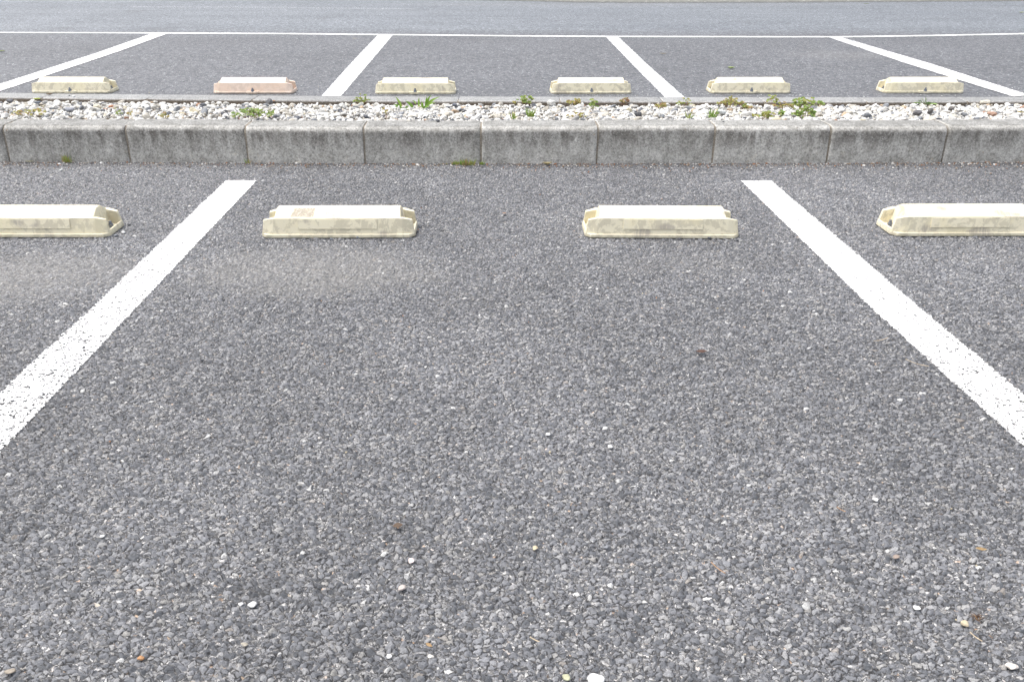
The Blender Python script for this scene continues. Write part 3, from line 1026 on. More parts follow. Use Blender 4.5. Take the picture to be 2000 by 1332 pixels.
def rock_variants(sub, n, seed, rough=0.28):
    v, f = ico(sub)
    out = []
    for k in range(n):
        w = []
        for p in v:
            q = Vector(p)
            s = 1 + rough * mnoise.noise(q * 0.9 + Vector((k * 5.3 + seed, 1, 2))) * 1.6 + rough * 0.5 * mnoise.noise(q * 2.2 + Vector((k * 3.1, seed, 7)))
            w.append((q * s)[:])
        w = np.array(w)
        # a few planar cuts give broken faces
        for c in range(3):
            nrm = np.array([random.gauss(0, 1) for _ in range(3)]); nrm /= np.linalg.norm(nrm)
            d = w @ nrm
            lim = random.uniform(0.6, 0.85)
            w = w - np.outer(np.maximum(d - lim, 0) * 0.85, nrm)
        out.append(w)
    return out, f


R1, F1 = rock_variants(1, 16, 1)
R2, F2 = rock_variants(2, 20, 2)
R3, F3 = rock_variants(3, 12, 3)


def rand_rot(n, flat=0.5):
    """random rotations, mostly lying flat"""
    a = rng.uniform(0, 2 * np.pi, n); b = rng.normal(0, flat, n); c = rng.normal(0, flat, n)
    ca, sa, cb, sb, cc, sc = np.cos(a), np.sin(a), np.cos(b), np.sin(b), np.cos(c), np.sin(c)
    Rz = np.zeros((n, 3, 3)); Rz[:, 0, 0] = ca; Rz[:, 0, 1] = -sa; Rz[:, 1, 0] = sa; Rz[:, 1, 1] = ca; Rz[:, 2, 2] = 1
    Rx = np.zeros((n, 3, 3)); Rx[:, 0, 0] = 1; Rx[:, 1, 1] = cb; Rx[:, 1, 2] = -sb; Rx[:, 2, 1] = sb; Rx[:, 2, 2] = cb
    Ry = np.zeros((n, 3, 3)); Ry[:, 1, 1] = 1; Ry[:, 0, 0] = cc; Ry[:, 0, 2] = sc; Ry[:, 2, 0] = -sc; Ry[:, 2, 2] = cc
    return Rx @ Ry @ Rz


def scatter(variants, faces, pos, size, col, aspect=(1.0, 0.74, 0.5), flat=0.5):
    n = len(pos)
    nv = len(variants[0])
    idx = rng.integers(0, len(variants), n)
    V = np.stack(variants)[idx]
    asp = np.stack([np.full(n, aspect[0]), rng.uniform(aspect[1] * 0.8, aspect[1] * 1.2, n), rng.uniform(aspect[2] * 0.75, aspect[2] * 1.35, n)], -1)
    V = V * (asp * size[:, None] * 0.5)[:, None, :]
    V = np.einsum('nij,nvj->nvi', rand_rot(n, flat), V) + pos[:, None, :]
    F = faces[None] + (np.arange(n) * nv)[:, None, None]
    Cc = np.repeat(col, nv, axis=0)
    return V.reshape(-1, 3), F.reshape(-1, 3), Cc


def stone_obj(name, parts, mat):
    vs, fs, cs, o = [], [], [], 0
    for V, F, Cc in parts:
        vs.append(V); fs.append(F + o); cs.append(Cc); o += len(V)
    V = np.concatenate(vs); F = np.concatenate(fs); Cc = np.concatenate(cs)
    ob = from_np(name, V, F, mat, smooth=True)
    a = ob.data.color_attributes.new('tone', 'FLOAT_COLOR', 'POINT')
    a.data.foreach_set('color', np.concatenate([Cc, np.ones((len(Cc), 1))], 1).astype(np.float32).ravel())
    return ob


def pebble_cols(n):
    pal = np.array([(0.63, 0.615, 0.57), (0.72, 0.71, 0.68), (0.46, 0.43, 0.37), (0.34, 0.335, 0.32), (0.21, 0.22, 0.235), (0.10, 0.105, 0.12), (0.46, 0.34, 0.23), (0.33, 0.18, 0.11), (0.50, 0.45, 0.32)])
    pr = np.array([0.34, 0.27, 0.13, 0.12, 0.09, 0.032, 0.016, 0.006, 0.012])
    c = pal[rng.choice(len(pal), n, p=pr / pr.sum())]
    return c * rng.uniform(0.82, 1.15, (n, 1))


def bed_points(n, xr=5.9):
    x = rng.uniform(-xr, xr, n)
    t = rng.uniform(0.0, 1.0, n)
    a = np.interp(x, [p[0] for p in KBL], [p[1] for p in KBL]) + K_W + 0.008
    b = np.interp(x, [p[0] for p in EBL], [p[1] for p in EBL]) - E_W - 0.006
    y = a + (b - a) * t
    z = np.array([z_bed(i, j) for i, j in zip(x, y)])
    return np.stack([x, y, z], -1)


parts = []
n = 26000
P = bed_points(n); S = rng.uniform(0.014, 0.026, n); P[:, 2] += -0.014 + S * 0.15
parts.append(scatter(R1, F1, P, S, pebble_cols(n), flat=0.7))
n = 13000
P = bed_points(n); S = np.clip(rng.lognormal(math.log(0.027), 0.27, n), 0.016, 0.048); P[:, 2] += -0.007 + rng.uniform(-0.004, 0.004, n)
parts.append(scatter(R2, F2, P, S, pebble_cols(n), flat=0.55))
n = 1500
P = bed_points(n); S = np.clip(rng.lognormal(math.log(0.043), 0.22, n), 0.03, 0.072); P[:, 2] += 0.001
keep = (P[:, 2] > -0.06)
parts.append(scatter(R3, F3, P[keep], S[keep], pebble_cols(int(keep.sum())), flat=0.4))
g_ = stone_obj('gravel', parts, M_STONE)
tag(g_, 'bed of pale rounded pebbles between the tall kerb and the low edging', 'gravel', kind='stuff')

# loose pale grit gathered at the foot of the kerb and strewn on the near tarmac
n = 3600
x = rng.uniform(-3.4, 3.4, n)
yk = np.interp(x, [p[0] for p in KBL], [p[1] for p in KBL])
off = np.abs(rng.exponential(0.035, n)) + 0.004
P = np.stack([x, yk - off, np.full(n, 0.002)], -1); S = rng.uniform(0.003, 0.007, n) + rng.exponential(0.0022, n)
pal = np.array([(0.6, 0.58, 0.54), (0.30, 0.22, 0.15), (0.2, 0.2, 0.2), (0.33, 0.15, 0.07)])
cA = pal[rng.choice(4, n, p=[0.25, 0.25, 0.38, 0.12])]
n2 = 800
x = rng.uniform(-3.2, 3.2, n2); y = rng.uniform(0.7, 3.95, n2)
P2 = np.stack([x, y, np.full(n2, 0.0015)], -1); S2 = rng.uniform(0.003, 0.008, n2)
pal2 = np.array([(0.62, 0.61, 0.59), (0.30, 0.29, 0.28), (0.36, 0.18, 0.09), (0.12, 0.12, 0.13), (0.42, 0.36, 0.24)])
c2 = pal2[rng.choice(5, n2, p=[0.14, 0.32, 0.07, 0.37, 0.10])]
n3 = 500
x = rng.uniform(-5.5, 5.5, n3)
ye = np.interp(x, [p[0] for p in EBL], [p[1] for p in EBL])
P3 = np.stack([x, ye + rng.exponential(0.25, n3) + 0.01, np.zeros(n3)], -1)
P3[:, 2] = np.vectorize(zfar)(P3[:, 1]) + 0.001
S3 = rng.uniform(0.004, 0.012, n3)
c3 = pal2[rng.choice(5, n3, p=[0.6, 0.15, 0.03, 0.17, 0.05])]
gr = stone_obj('loose_grit', [scatter(R1, F1, P, S, cA), scatter(R1, F1, P2, S2, c2), scatter(R1, F1, P3, S3, c3)], M_STONE)
tag(gr, 'loose pale and dark grit along the kerb foot and over the tarmac', 'grit', kind='stuff')

# stones one can point at
WHITE, TAN, DARK, GREY, PINK, ORANGE, GREEN = (0.78, 0.77, 0.75), (0.50, 0.43, 0.30), (0.085, 0.088, 0.10), (0.24, 0.25, 0.27), (0.5, 0.36, 0.30), (0.42, 0.23, 0.11), (0.42, 0.42, 0.28)


def bed_z(px, py):
    z = 0.08
    for _ in range(80):
        p = at(px, py, z)
        z = 0.6 * z + 0.4 * z_bed(p.x, p.y)
    return z


def on_bed(px, py):
    z = bed_z(px, py)
    p = at(px, py, z)
    lim = y_edge(p.x) - E_W - 0.035
    if p.y > lim:
        p.x *= lim / p.y
        p.y = lim
    p.z = z_bed(p.x, p.y) + 0.006
    return p


stones = [  # px, py, where, size, aspect, colour, name, label
    (1163, 1324, 0, 0.030, (1, .62, .3), WHITE, 'large white stone chip at the very bottom edge, middle of the photo'),
    (1106, 1322, 0, 0.014, (1, .9, .5), GREEN, 'small round yellowish pebble beside the large white chip at the bottom'),
    (494, 1180, 0, 0.016, (1, .85, .5), WHITE, 'whitish pebble on the dark foreground tarmac, bottom left third'),
    (470, 1179, 0, 0.010, (1, .7, .5), WHITE, 'small white chip just left of the whitish foreground pebble'),
    (803, 1095, 0, 0.014, (.8, 1, .4), (0.7, 0.6, 0.57), 'pinkish white chip lying upright in the foreground'),
    (760, 1281, 0, 0.010, (1, .7, .5), WHITE, 'white chip left of its near twin, low in the foreground'),
    (840, 1281, 0, 0.012, (1, .6, .5), (0.7, 0.66, 0.6), 'pale angular chip right of its near twin, low in the foreground'),
    (785, 1148, 0, 0.013, (1, .9, .6), (0.48, 0.42, 0.39), 'rounded pinkish grey pebble below the upright chip'),
    (1070, 848, 0, 0.013, (1, .8, .5), WHITE, 'white fleck on the mid tarmac, near the centre of the photo'),
    (1192, 872, 0, 0.012, (1, .9, .5), WHITE, 'white fleck to the right of the centre one'),
    (1045, 1070, 0, 0.012, (.8, 1, .3), TAN, 'tan flake in the foreground right of the middle'),
    (1184, 1068, 0, 0.011, (1, .7, .4), GREY, 'grey flake right of the tan flake'),
    (275, 1284, 0, 0.012, (1, .7, .5), ORANGE, 'bright orange pebble in the bottom left corner area'),
    (20, 1310, 0, 0.020, (1, .5, .3), (0.30, 0.26, 0.21), 'long brownish chip in the bottom left corner'),
    (478, 1258, 0, 0.014, (1, .6, .3), (0.36, 0.33, 0.27), 'flat beige chip near the bottom left'),
    (1710, 975, 0, 0.013, (1, .8, .4), WHITE, 'white chip on the right foreground tarmac'),
    (1790, 1187, 0, 0.012, (1, .8, .4), WHITE, 'white chip on the tarmac left of the dry root tuft'),
    (1885, 1217, 0, 0.013, (1, .9, .6), TAN, 'tan pebble touching the dry root tuft'),
    (1975, 1300, 0, 0.022, (1, .6, .4), (0.62, 0.57, 0.52), 'long whitish chip in the bottom right corner'),
    (1750, 1087, 0, 0.012, (1, .9, .4), (0.30, 0.24, 0.20), 'flat brown round chip on the right foreground tarmac'),
    (199, 1047, 0, 0.013, (1, .6, .4), (0.7, 0.7, 0.68), 'pale chip in the left foreground'),
    (241, 454, 0, 0.019, (1, .7, .6), WHITE, 'white pebble just off the end of the left wheel stop'),
    (226, 460, 0, 0.015, (1, .8, .6), GREY, 'grey pebble touching the end of the left wheel stop'),
    (253, 439, 0, 0.012, (1, .8, .6), DARK, 'dark pebble off the end of the left wheel stop'),
    (647, 467, 0, 0.014, (1, .6, .5), (0.2, 0.22, 0.25), 'flat bluish chip in front of the scuffed wheel stop'),
    (698, 464, 0, 0.011, (1, .9, .7), (0.2, 0.22, 0.25), 'round bluish chip in front of the scuffed wheel stop'),
    (743, 469, 0, 0.012, (1, .8, .7), DARK, 'dark chip in front of the right part of the scuffed wheel stop'),
    (815, 452, 0, 0.011, (1, .8, .7), DARK, 'dark chip at the right end of the scuffed wheel stop'),
    (1327, 467, 0, 0.013, (1, .8, .7), DARK, 'round dark chip in front of the yellowish wheel stop'),
    (1385, 465, 0, 0.015, (1, .6, .6), DARK, 'wider dark chip in front of the yellowish wheel stop'),
    (1440, 469, 0, 0.011, (1, .9, .8), DARK, 'dark chip at the right end of the yellowish wheel stop'),
    (1262, 395, 0, 0.013, (1, .5, .4), GREY, 'grey chip behind the yellowish wheel stop'),
    (119, 333, 0, 0.022, (1, .8, .6), (0.45, 0.47, 0.46), 'grey stone near the kerb foot, left of the photo'),
    (116, 320.5, 0, 0.018, (1, .7, .5), WHITE, 'white chip at the kerb foot left of the grass tuft'),
    (198, 319, 0, 0.018, (1, .7, .6), WHITE, 'white chip at the kerb foot right of the grass tuft'),
    (580, 319.5, 0, 0.020, (1, .8, .7), (0.7, 0.68, 0.64), 'pale stone at the kerb foot behind the scuffed wheel stop'),
    (816, 323, 0, 0.022, (1, .7, .6), (0.66, 0.64, 0.6), 'pale stone at the kerb foot left of the mossy clump'),
    (882, 325, 0, 0.018, (1, .5, .4), (0.5, 0.48, 0.44), 'flat pale stone right beside the mossy clump'),
    (1687, 324, 0, 0.018, (1, .8, .6), (0.7, 0.68, 0.62), 'pale stone at the kerb foot toward the right'),
    (1853, 320, 0, 0.016, (1, .8, .6), WHITE, 'white stone at the kerb foot near the right edge'),
    (1943, 322, 0, 0.018, (1, .6, .5), WHITE, 'flat white stone at the kerb foot at the right edge'),
    (1924, 201, 'b', 0.085, (1, .55, .38), (0.62, 0.58, 0.49), 'largest pale flat-topped stone, against the edging at the right'),
    (1790, 227, 'b', 0.070, (1, .6, .5), (0.13, 0.125, 0.13), 'dark oval stone in the gravel at the right'),
    (1815, 224, 'b', 0.038, (.8, .8, 1), (0.12, 0.115, 0.11), 'pointed dark stone standing beside the dark oval one'),
    (1856, 218, 'b', 0.045, (1, .7, .7), (0.14, 0.13, 0.125), 'dark brown stone in the gravel, between the oval one and the reddish one'),
    (1936, 229, 'b', 0.055, (1, .8, .5), (0.40, 0.25, 0.18), 'reddish brown stone in the gravel at the right edge'),
    (1247, 231, 'b', 0.038, (1, .9, 1), (0.075, 0.075, 0.08), 'black stone standing out in the gravel at the kerb, middle right'),
    (1077, 201, 'b', 0.055, (1, .9, .75), (0.68, 0.67, 0.63), 'big round white stone against the edging near the middle'),
    (1408, 225, 'b', 0.058, (1, .8, .5), (0.47, 0.49, 0.48), 'smooth greenish grey oval stone under the sprawling weed'),
    (888, 210, 'b', 0.036, (1, .8, .7), (0.15, 0.16, 0.19), 'slate blue stone right of the long grass blades'),
    (527, 203, 'b', 0.050, (1, .8, .8), (0.19, 0.19, 0.195), 'dark grey rough stone below the pinkish wheel stop'),
    (20, 202, 'b', 0.050, (1, .8, .6), (0.17, 0.17, 0.18), 'dark stone in the gravel at the left edge'),
    (137, 221, 'b', 0.052, (1, .8, .6), (0.26, 0.27, 0.30), 'bluish grey stone in the gravel below the leftmost far stop'),
    (75, 205, 'b', 0.045, (1, .5, .4), (0.15, 0.17, 0.2), 'flat slate stone below the green fallen leaf'),
    (190, 214, 'b', 0.055, (1, .8, .6), (0.55, 0.50, 0.38), 'yellowish stone in the gravel near the left'),
    (218, 213, 'b', 0.028, (1, .8, .6), (0.48, 0.24, 0.14), 'small reddish pebble right of the yellowish stone'),
    (135, 187, 'e', 0.019, (1, .7, .6), GREY, 'dark pebble on the edging in front of the leftmost far stop'),
    (144, 188.5, 'e', 0.020, (1, .9, .8), WHITE, 'white pebble on the edging beside the dark one'),
    (855, 236.5, 'k', 0.020, (1, .7, .7), DARK, 'dark pebble lying on top of the tall kerb near the middle'),
    (1413, 238.5, 'k', 0.014, (1, .8, .8), DARK, 'small dark pebble lying on the tall kerb under the sprawling weed'),
    (1563, 187.5, 'far', 0.022, (1, .5, .4), WHITE, 'white chip right of the fifth far wheel stop'),
]
for k, (px, py, where, size, asp, col, lab) in enumerate(stones):
    if where == 'b':
        z = bed_z(px, py + 2) + 0.008
    elif where == 'k':
        z = KH + size * 0.2
    elif where == 'e':
        z = 0.003 + size * 0.2
    elif where == 'far':
        z = 'far'
    else:
        z = 0.0008
    p = at(px, py, z)
    if where == 'far':
        p.z += 0.003
    if where == 'b':
        p = on_bed(px, py + 1); p.z += 0.008 + size * 0.12
    v = R3[k % len(R3)] * np.array(asp) * size * 0.5
    an = random.uniform(-0.5, 0.5)
    v = v @ np.array([[math.cos(an), math.sin(an), 0], [-math.sin(an), math.cos(an), 0], [0, 0, 1]])
    ob = stone_obj('pebble', [(v, F3, np.tile(np.array(col), (len(v), 1)))], M_STONE)
    ob.location = p
    tag(ob, lab, 'stone', 'single stones that stand out')


# ------------------------------------------------------------------ weeds, grass and leaves
class Leafy:
    def __init__(self):
        self.v, self.f, self.c = [], [], []

    def quadstrip(self, pts, wid, up, col, fold=0.25):
        """a leaf or blade: centre line pts, half width at each point, folded along its midrib"""
        base = len(self.v)
        n = len(pts)
        for k, (p, w_) in enumerate(zip(pts, wid)):
            t = (pts[min(n - 1, k + 1)] - pts[max(0, k - 1)])
            if t.length < 1e-9: t = Vector((0, 0, 1))
            s = t.cross(up)
            s = s.normalized() if s.length > 1e-6 else Vector((1, 0, 0))
            nn = s.cross(t).normalized()
            self.v += [(p - s * w_ + nn * w_ * fold)[:], p[:], (p + s * w_ + nn * w_ * fold)[:]]
            sh = random.uniform(0.9, 1.1)
            self.c += [tuple(c * sh for c in col)] * 3
        for k in range(n - 1):
            a = base + 3 * k
            self.f += [(a, a + 1, a + 4, a + 3), (a + 1, a + 2, a + 5, a + 4)]

    def tube(self, pts, r, col):
        base = len(self.v)
        for k, p in enumerate(pts):
            rr = r * (1 - 0.5 * k / (len(pts) - 1))
            for j in range(4):
                a = j * math.pi / 2
                self.v.append((p.x + math.cos(a) * rr, p.y + math.sin(a) * rr, p.z))
                self.c.append(col)
        for k in range(len(pts) - 1):
            for j in range(4):
                a, b = base + 4 * k + j, base + 4 * k + (j + 1) % 4
                self.f.append((a, b, b + 4, a + 4))

    def build(self, name, mat, parent):
        if not self.f: return None
        o = from_np(name, np.array(self.v), np.array(self.f), mat, parent, smooth=True)
        a = o.data.color_attributes.new('tone', 'FLOAT_COLOR', 'POINT')
        cc = np.concatenate([np.array(self.c), np.ones((len(self.c), 1))], 1)
        a.data.foreach_set('color', cc.astype(np.float32).ravel())
        return o


GREENS = [(0.20, 0.30, 0.06), (0.26, 0.36, 0.08), (0.15, 0.25, 0.05), (0.34, 0.38, 0.11)]
YELL = [(0.34, 0.33, 0.08), (0.42, 0.36, 0.10), (0.28, 0.30, 0.08), (0.36, 0.22, 0.10)]
REDD = [(0.30, 0.16, 0.09), (0.34, 0.24, 0.11), (0.25, 0.26, 0.08)]


def rosette(lf, c, r, pal, k=6, tiltv=0.5):
    for j in range(k):
        a = 2 * math.pi * j / k + random.uniform(-0.3, 0.3)
        d = Vector((math.cos(a), math.sin(a) * 0.8, math.sin(a) * 0.45 + random.uniform(0.0, 0.5))).normalized()
        L = r * random.uniform(0.75, 1.2)
        pts = [c + d * L * t + Vector((0, 0, -0.25 * L * t * t)) for t in (0, 0.35, 0.7, 1.0)]
        lf.quadstrip(pts, [L * 0.12, L * 0.34, L * 0.40, L * 0.12], Vector((random.gauss(0, 0.5), random.gauss(-0.55, 0.4), 0.6)), random.choice(pal))


def weed(px, py, where, width, height, n, pal, label, stem=(0.28, 0.15, 0.08), r=0.013, cat='weed', group='small leafy weeds in the gravel', name='weed'):
    z = bed_z(px, py) if where == 'b' else (0.0 if where == 0 else where)
    height, r = height * 0.85 + 0.012, r * 1.0
    p = on_bed(px, py) if where == 'b' else at(px, py, z)
    root = empty(name, p, 0)
    lf, st = Leafy(), Leafy()
    for k in range(n):
        a, q = random.uniform(0, 2 * math.pi), math.sqrt(random.random())
        tip = Vector((math.cos(a) * q * width / 2, math.sin(a) * q * width * 0.2, height * random.uniform(0.35, 1.0) * (1 - 0.45 * q)))
        b0 = Vector((tip.x * random.uniform(0.3, 0.8), tip.y * 0.5, 0))
        mid = b0.lerp(tip, 0.5) + Vector((random.uniform(-1, 1), random.uniform(-1, 1), 0)) * height * 0.12
        st.tube([b0, mid, tip], 0.0011, stem)
        rosette(lf, tip, r * random.uniform(0.7, 1.25), pal, random.choice((5, 6, 7)))
        if random.random() < 0.5:
            rosette(lf, mid, r * random.uniform(0.5, 0.8), pal, 4)
    lf.build('leaves', M_LEAF, root)
    st.build('stems', M_STEM, root)
    return tag(root, label, cat, group)


S = 1 / 290.0      # metres per photo pixel across the bed
weed(57, 228, 'b', 62 * S, 0.035, 24, YELL, 'low yellow-green weeds along the kerb at the left end of the gravel', r=0.009)
weed(76, 224, 'b', 16 * S, 0.040, 7, YELL, 'small upright sprig at the right of the leftmost low weeds', r=0.009)
weed(233, 228, 'b', 14 * S, 0.045, 6, GREENS, 'tiny pale sprig above the second tall kerb block', r=0.008)
weed(256, 230, 'b', 12 * S, 0.040, 5, YELL, 'tiny yellow sprig by the kerb joint, left part of the gravel', r=0.008)
weed(321, 233, 'b', 26 * S, 0.025, 10, YELL, 'thin line of low sprigs against the kerb left of the green patch', r=0.008)
weed(497, 232, 'b', 80 * S, 0.055, 60, GREENS, 'dense low green patch growing against the kerb below the pinkish wheel stop', r=0.010)
weed(707, 203, 'b', 34 * S, 0.075, 22, GREENS[1:] + YELL[:1], 'bushy little weed against the edging below the second far bay line', r=0.011)
weed(756, 230, 'b', 16 * S, 0.07, 6, YELL, 'sparse yellow sprig in the gravel left of the long grass', r=0.008)
weed(1026, 203, 'b', 34 * S, 0.075, 18, GREENS + YELL[:1], 'leafy weed against the edging, right of the long grass')
weed(1006, 204, 'b', 14 * S, 0.03, 6, YELL, 'low yellow sprig just left of the leafy weed by the edging', r=0.009)
weed(1121, 208, 'b', 34 * S, 0.055, 16, YELL, 'yellowish weed spread among stones below the fourth far stop')
weed(1157, 216, 'b', 18 * S, 0.075, 10, GREENS, 'upright green sprig right of the yellowish spread weed')
weed(1218, 208, 'b', 20 * S, 0.070, 14, REDD, 'dry reddish weed in the gravel, middle right')
weed(1125, 234, 'b', 30 * S, 0.040, 14, YELL, 'low yellow patch against the kerb below the yellowish spread weed', r=0.009)
weed(1288, 214, 'b', 30 * S, 0.045, 12, YELL, 'sparse weed among the pebbles below the third far bay line', r=0.010)
weed(1335, 210, 'b', 36 * S, 0.060, 14, GREENS + YELL, 'mixed green weed by the edging left of the big sprawling one', r=0.010)
weed(1425, 212, 'b', 56 * S, 0.075, 36, YELL + REDD[1:] + GREENS[3:], 'big yellowish sprawling weed by the edging below the fifth far stop', r=0.012)
weed(1458, 216, 'b', 20 * S, 0.035, 8, YELL + GREENS, 'small sprig at the right foot of the big sprawling weed')
weed(1508, 205, 'b', 24 * S, 0.075, 12, GREENS + YELL, 'pale leafy weed under the tall reddish stem', r=0.012)
weed(1527, 216, 'b', 44 * S, 0.045, 18, YELL + REDD, 'low brownish-green weed right below the tall reddish stem', r=0.011)
weed(1487, 234, 'b', 38 * S, 0.045, 22, YELL[:3] + GREENS[1:2], 'yellow-green patch against the kerb below the tall reddish stem', r=0.011)
weed(1525, 232, 'b', 14 * S, 0.055, 5, GREENS, 'tiny sprig between the yellow patch and the big clover')
weed(1573, 234, 'b', 46 * S, 0.085, 38, GREENS[:3] + YELL[2:3], 'tallest bright green clover clump, growing at the kerb', r=0.012)
weed(1575, 213, 'b', 40 * S, 0.085, 26, GREENS[1:] + YELL[:1], 'clover clump by the edging behind the tallest clump')
weed(1556, 204, 'b', 18 * S, 0.055, 8, GREENS[1:], 'small clover head at the edging left of the back clump')
weed(1602, 208, 'b', 10 * S, 0.045, 4, GREENS, 'single green sprig right of the clover clumps')
weed(1397, 232, 'b', 12 * S, 0.03, 4, GREENS, 'tiny sprig at the kerb near the smooth grey stone', r=0.008)
weed(1990, 226, 'b', 12 * S, 0.03, 4, YELL, 'tiny sprig in the gravel at the right edge', r=0.008)


def stem_weed():
    p = on_bed(1530, 212)
    z = p.z
    root = empty('weed', p)
    lf, st = Leafy(), Leafy()
    tips = [at(1503, 187, z + 0.10), at(1500, 196, z + 0.08), at(1512, 199, z + 0.05), at(1522, 202, z + 0.03), at(1509, 190, z + 0.095)]
    for t in tips:
        t = t - p
        m = Vector((t.x * 0.45, t.y * 0.5, t.z * 0.65))
        st.tube([Vector((0, 0, 0)), m, t], 0.0013, (0.28, 0.13, 0.08))
        rosette(lf, t, 0.013, GREENS[1:] + YELL[:1], 6)
    lf.build('leaves', M_LEAF, root)
    st.build('stems', M_STEM, root)
    tag(root, 'tall reddish stemmed weed leaning over the edging before the fifth far wheel stop', 'weed', 'small leafy weeds in the gravel')


stem_weed()


def blade(lf, a, b, w_, col, sag=0.15, n=7):
    L = (b - a).length
    pts, wid = [], []
    for k in range(n):
        t = k / (n - 1)
        p = a.lerp(b, t) + Vector((0, 0, sag * L * (math.sin(math.pi * t)) * 0.6))
        pts.append(p)
        wid.append(w_ * (0.6 + 0.4 * math.sin(math.pi * min(1, t * 1.4))) * (1 - t ** 2.2) + 0.0002)
    lf.quadstrip(pts, wid, Vector((0, -0.9, 0.45)), col, 0.35)


def grass_long():
    p = on_bed(832, 208)
    z = p.z
    root = empty('grass_tuft', (p.x, p.y, z))
    lf = Leafy()
    gs = [(0.20, 0.36, 0.05), (0.26, 0.42, 0.07), (0.15, 0.30, 0.045)]
    for (bx, by, tx, ty, h, w_) in ((831, 206, 843, 185.5, 0.085, 0.005), (830, 207, 859.5, 189.5, 0.07, 0.0055), (832, 205, 834, 188.5, 0.07, 0.004), (829, 206, 851, 201, 0.02, 0.0045),
                                    (828, 208, 838, 210, 0.01, 0.005), (826, 206, 822, 198, 0.045, 0.004), (818, 204, 818.5, 190, 0.06, 0.0035), (829, 208, 818, 210, 0.008, 0.004),
                                    (784, 204, 771.5, 189, 0.06, 0.004), (806, 206, 791, 197, 0.035, 0.005), (784, 208, 767, 205, 0.02, 0.005), (786, 210, 770, 208.5, 0.012, 0.0045),
                                    (806, 205, 797, 200, 0.02, 0.004), (800, 213, 795, 216, 0.0, 0.004), (812, 199, 804, 197.5, 0.02, 0.003), (790, 211, 799, 207, 0.02, 0.004)):
        a = at(bx, by + 3, z) - Vector((p.x, p.y, z)); a.z -= 0.004; w_ *= 2.1
        b = at(tx, ty, z + h + 0.008) - Vector((p.x, p.y, z))
        blade(lf, a, b, w_, random.choice(gs))
    lf.build('blades', M_LEAF, root)
    tag(root, 'tuft of long bright green grass blades reaching over the edging', 'grass', 'grass tufts')


grass_long()


def tuft(px, py, where, n, h, spread, pal, label, w_=0.0016):
    p = on_bed(px, py) if where == 'b' else at(px, py, 0.0)
    root = empty('grass_tuft', p)
    lf = Leafy()
    for k in range(n):
        a = random.uniform(0, 2 * math.pi)
        b0 = Vector((random.uniform(-1, 1) * spread * 0.5, random.uniform(-1, 0.3) * spread * 0.12, -0.002))
        t = b0 + Vector((math.cos(a) * h * 0.45, -abs(math.sin(a)) * h * 0.4, h * random.uniform(0.45, 1.15)))
        blade(lf, b0, t, w_ * random.uniform(0.7, 1.2), random.choice(pal), 0.1, 5)
    lf.build('blades', M_LEAF, root)
    return tag(root, label, 'grass', 'grass tufts')


GR = [(0.26, 0.42, 0.08), (0.34, 0.48, 0.10), (0.46, 0.44, 0.15), (0.55, 0.38, 0.20)]
tuft(132, 318, 0, 46, 0.042, 0.045, GR, 'single grass tuft at the foot of the kerb, left part of the photo')
tuft(485.5, 320, 0, 14, 0.030, 0.02, GR, 'tiny grass tuft at the kerb joint behind the left thick line')
tuft(914, 323, 0, 90, 0.036, 0.062, GR, 'mossy grass clump at the kerb foot near the middle, right half of it')
tuft(893, 322, 0, 60, 0.026, 0.055, GR, 'mossy grass clump at the kerb foot near the middle, left half of it')
tuft(942, 322, 0, 26, 0.022, 0.022, GR[:3], 'small green tuft at the joint just right of the mossy clump')
tuft(866, 321.5, 0, 16, 0.012, 0.05, GR, 'thin moss line left of the mossy clump')
tuft(1037, 230, 'b', 26, 0.055, 0.04, GR[:3], 'fine green grass in the gravel near the middle', 0.0022)
tuft(1003, 234, 'b', 16, 0.045, 0.025, GR[:3], 'fine grass at the kerb left of the middle tuft', 0.002)
tuft(1346, 233, 'b', 14, 0.045, 0.03, GR[:3], 'fine grass at the kerb below the mixed green weed', 0.002)
tuft(1390, 232, 'b', 18, 0.060, 0.035, GR[:2], 'fine bright grass at the kerb left of the smooth grey stone', 0.0024)


def broad():
    p = on_bed(1806, 207)
    z = p.z + 0.01
    root = empty('weed', p)
    lf, st = Leafy(), Leafy()
    gs = [(0.16, 0.27, 0.06), (0.20, 0.32, 0.07), (0.12, 0.22, 0.06)]
    tips = [(1808, 190.5, 0.07, 0.008), (1799, 194, 0.055, 0.007), (1820, 202, 0.03, 0.010), (1834, 206, 0.01, 0.008), (1792, 198, 0.04, 0.007), (1783, 202, 0.02, 0.006),
            (1812, 202, 0.03, 0.009), (1828, 201, 0.03, 0.006), (1803, 200, 0.05, 0.008)]
    for tx, ty, h, w_ in tips:
        t = at(tx, ty, z + h) - p
        m = t * 0.25
        st.tube([Vector((0, 0, 0)), t * 0.12, m], 0.0012, (0.3, 0.25, 0.12))
        n = 6
        pts = [m.lerp(t, k / (n - 1)) + Vector((0, 0, 0.008 * math.sin(math.pi * k / (n - 1)))) for k in range(n)]
        lf.quadstrip(pts, [w_ * x for x in (0.15, 0.7, 1.0, 0.85, 0.5, 0.05)], Vector((0, -0.8, 0.6)), random.choice(gs))
    lf.build('leaves', M_LEAF, root)
    st.build('stems', M_STEM, root)
    tag(root, 'broad leaved green weed lying over stones before the rightmost far wheel stop', 'weed', 'small leafy weeds in the gravel')


broad()


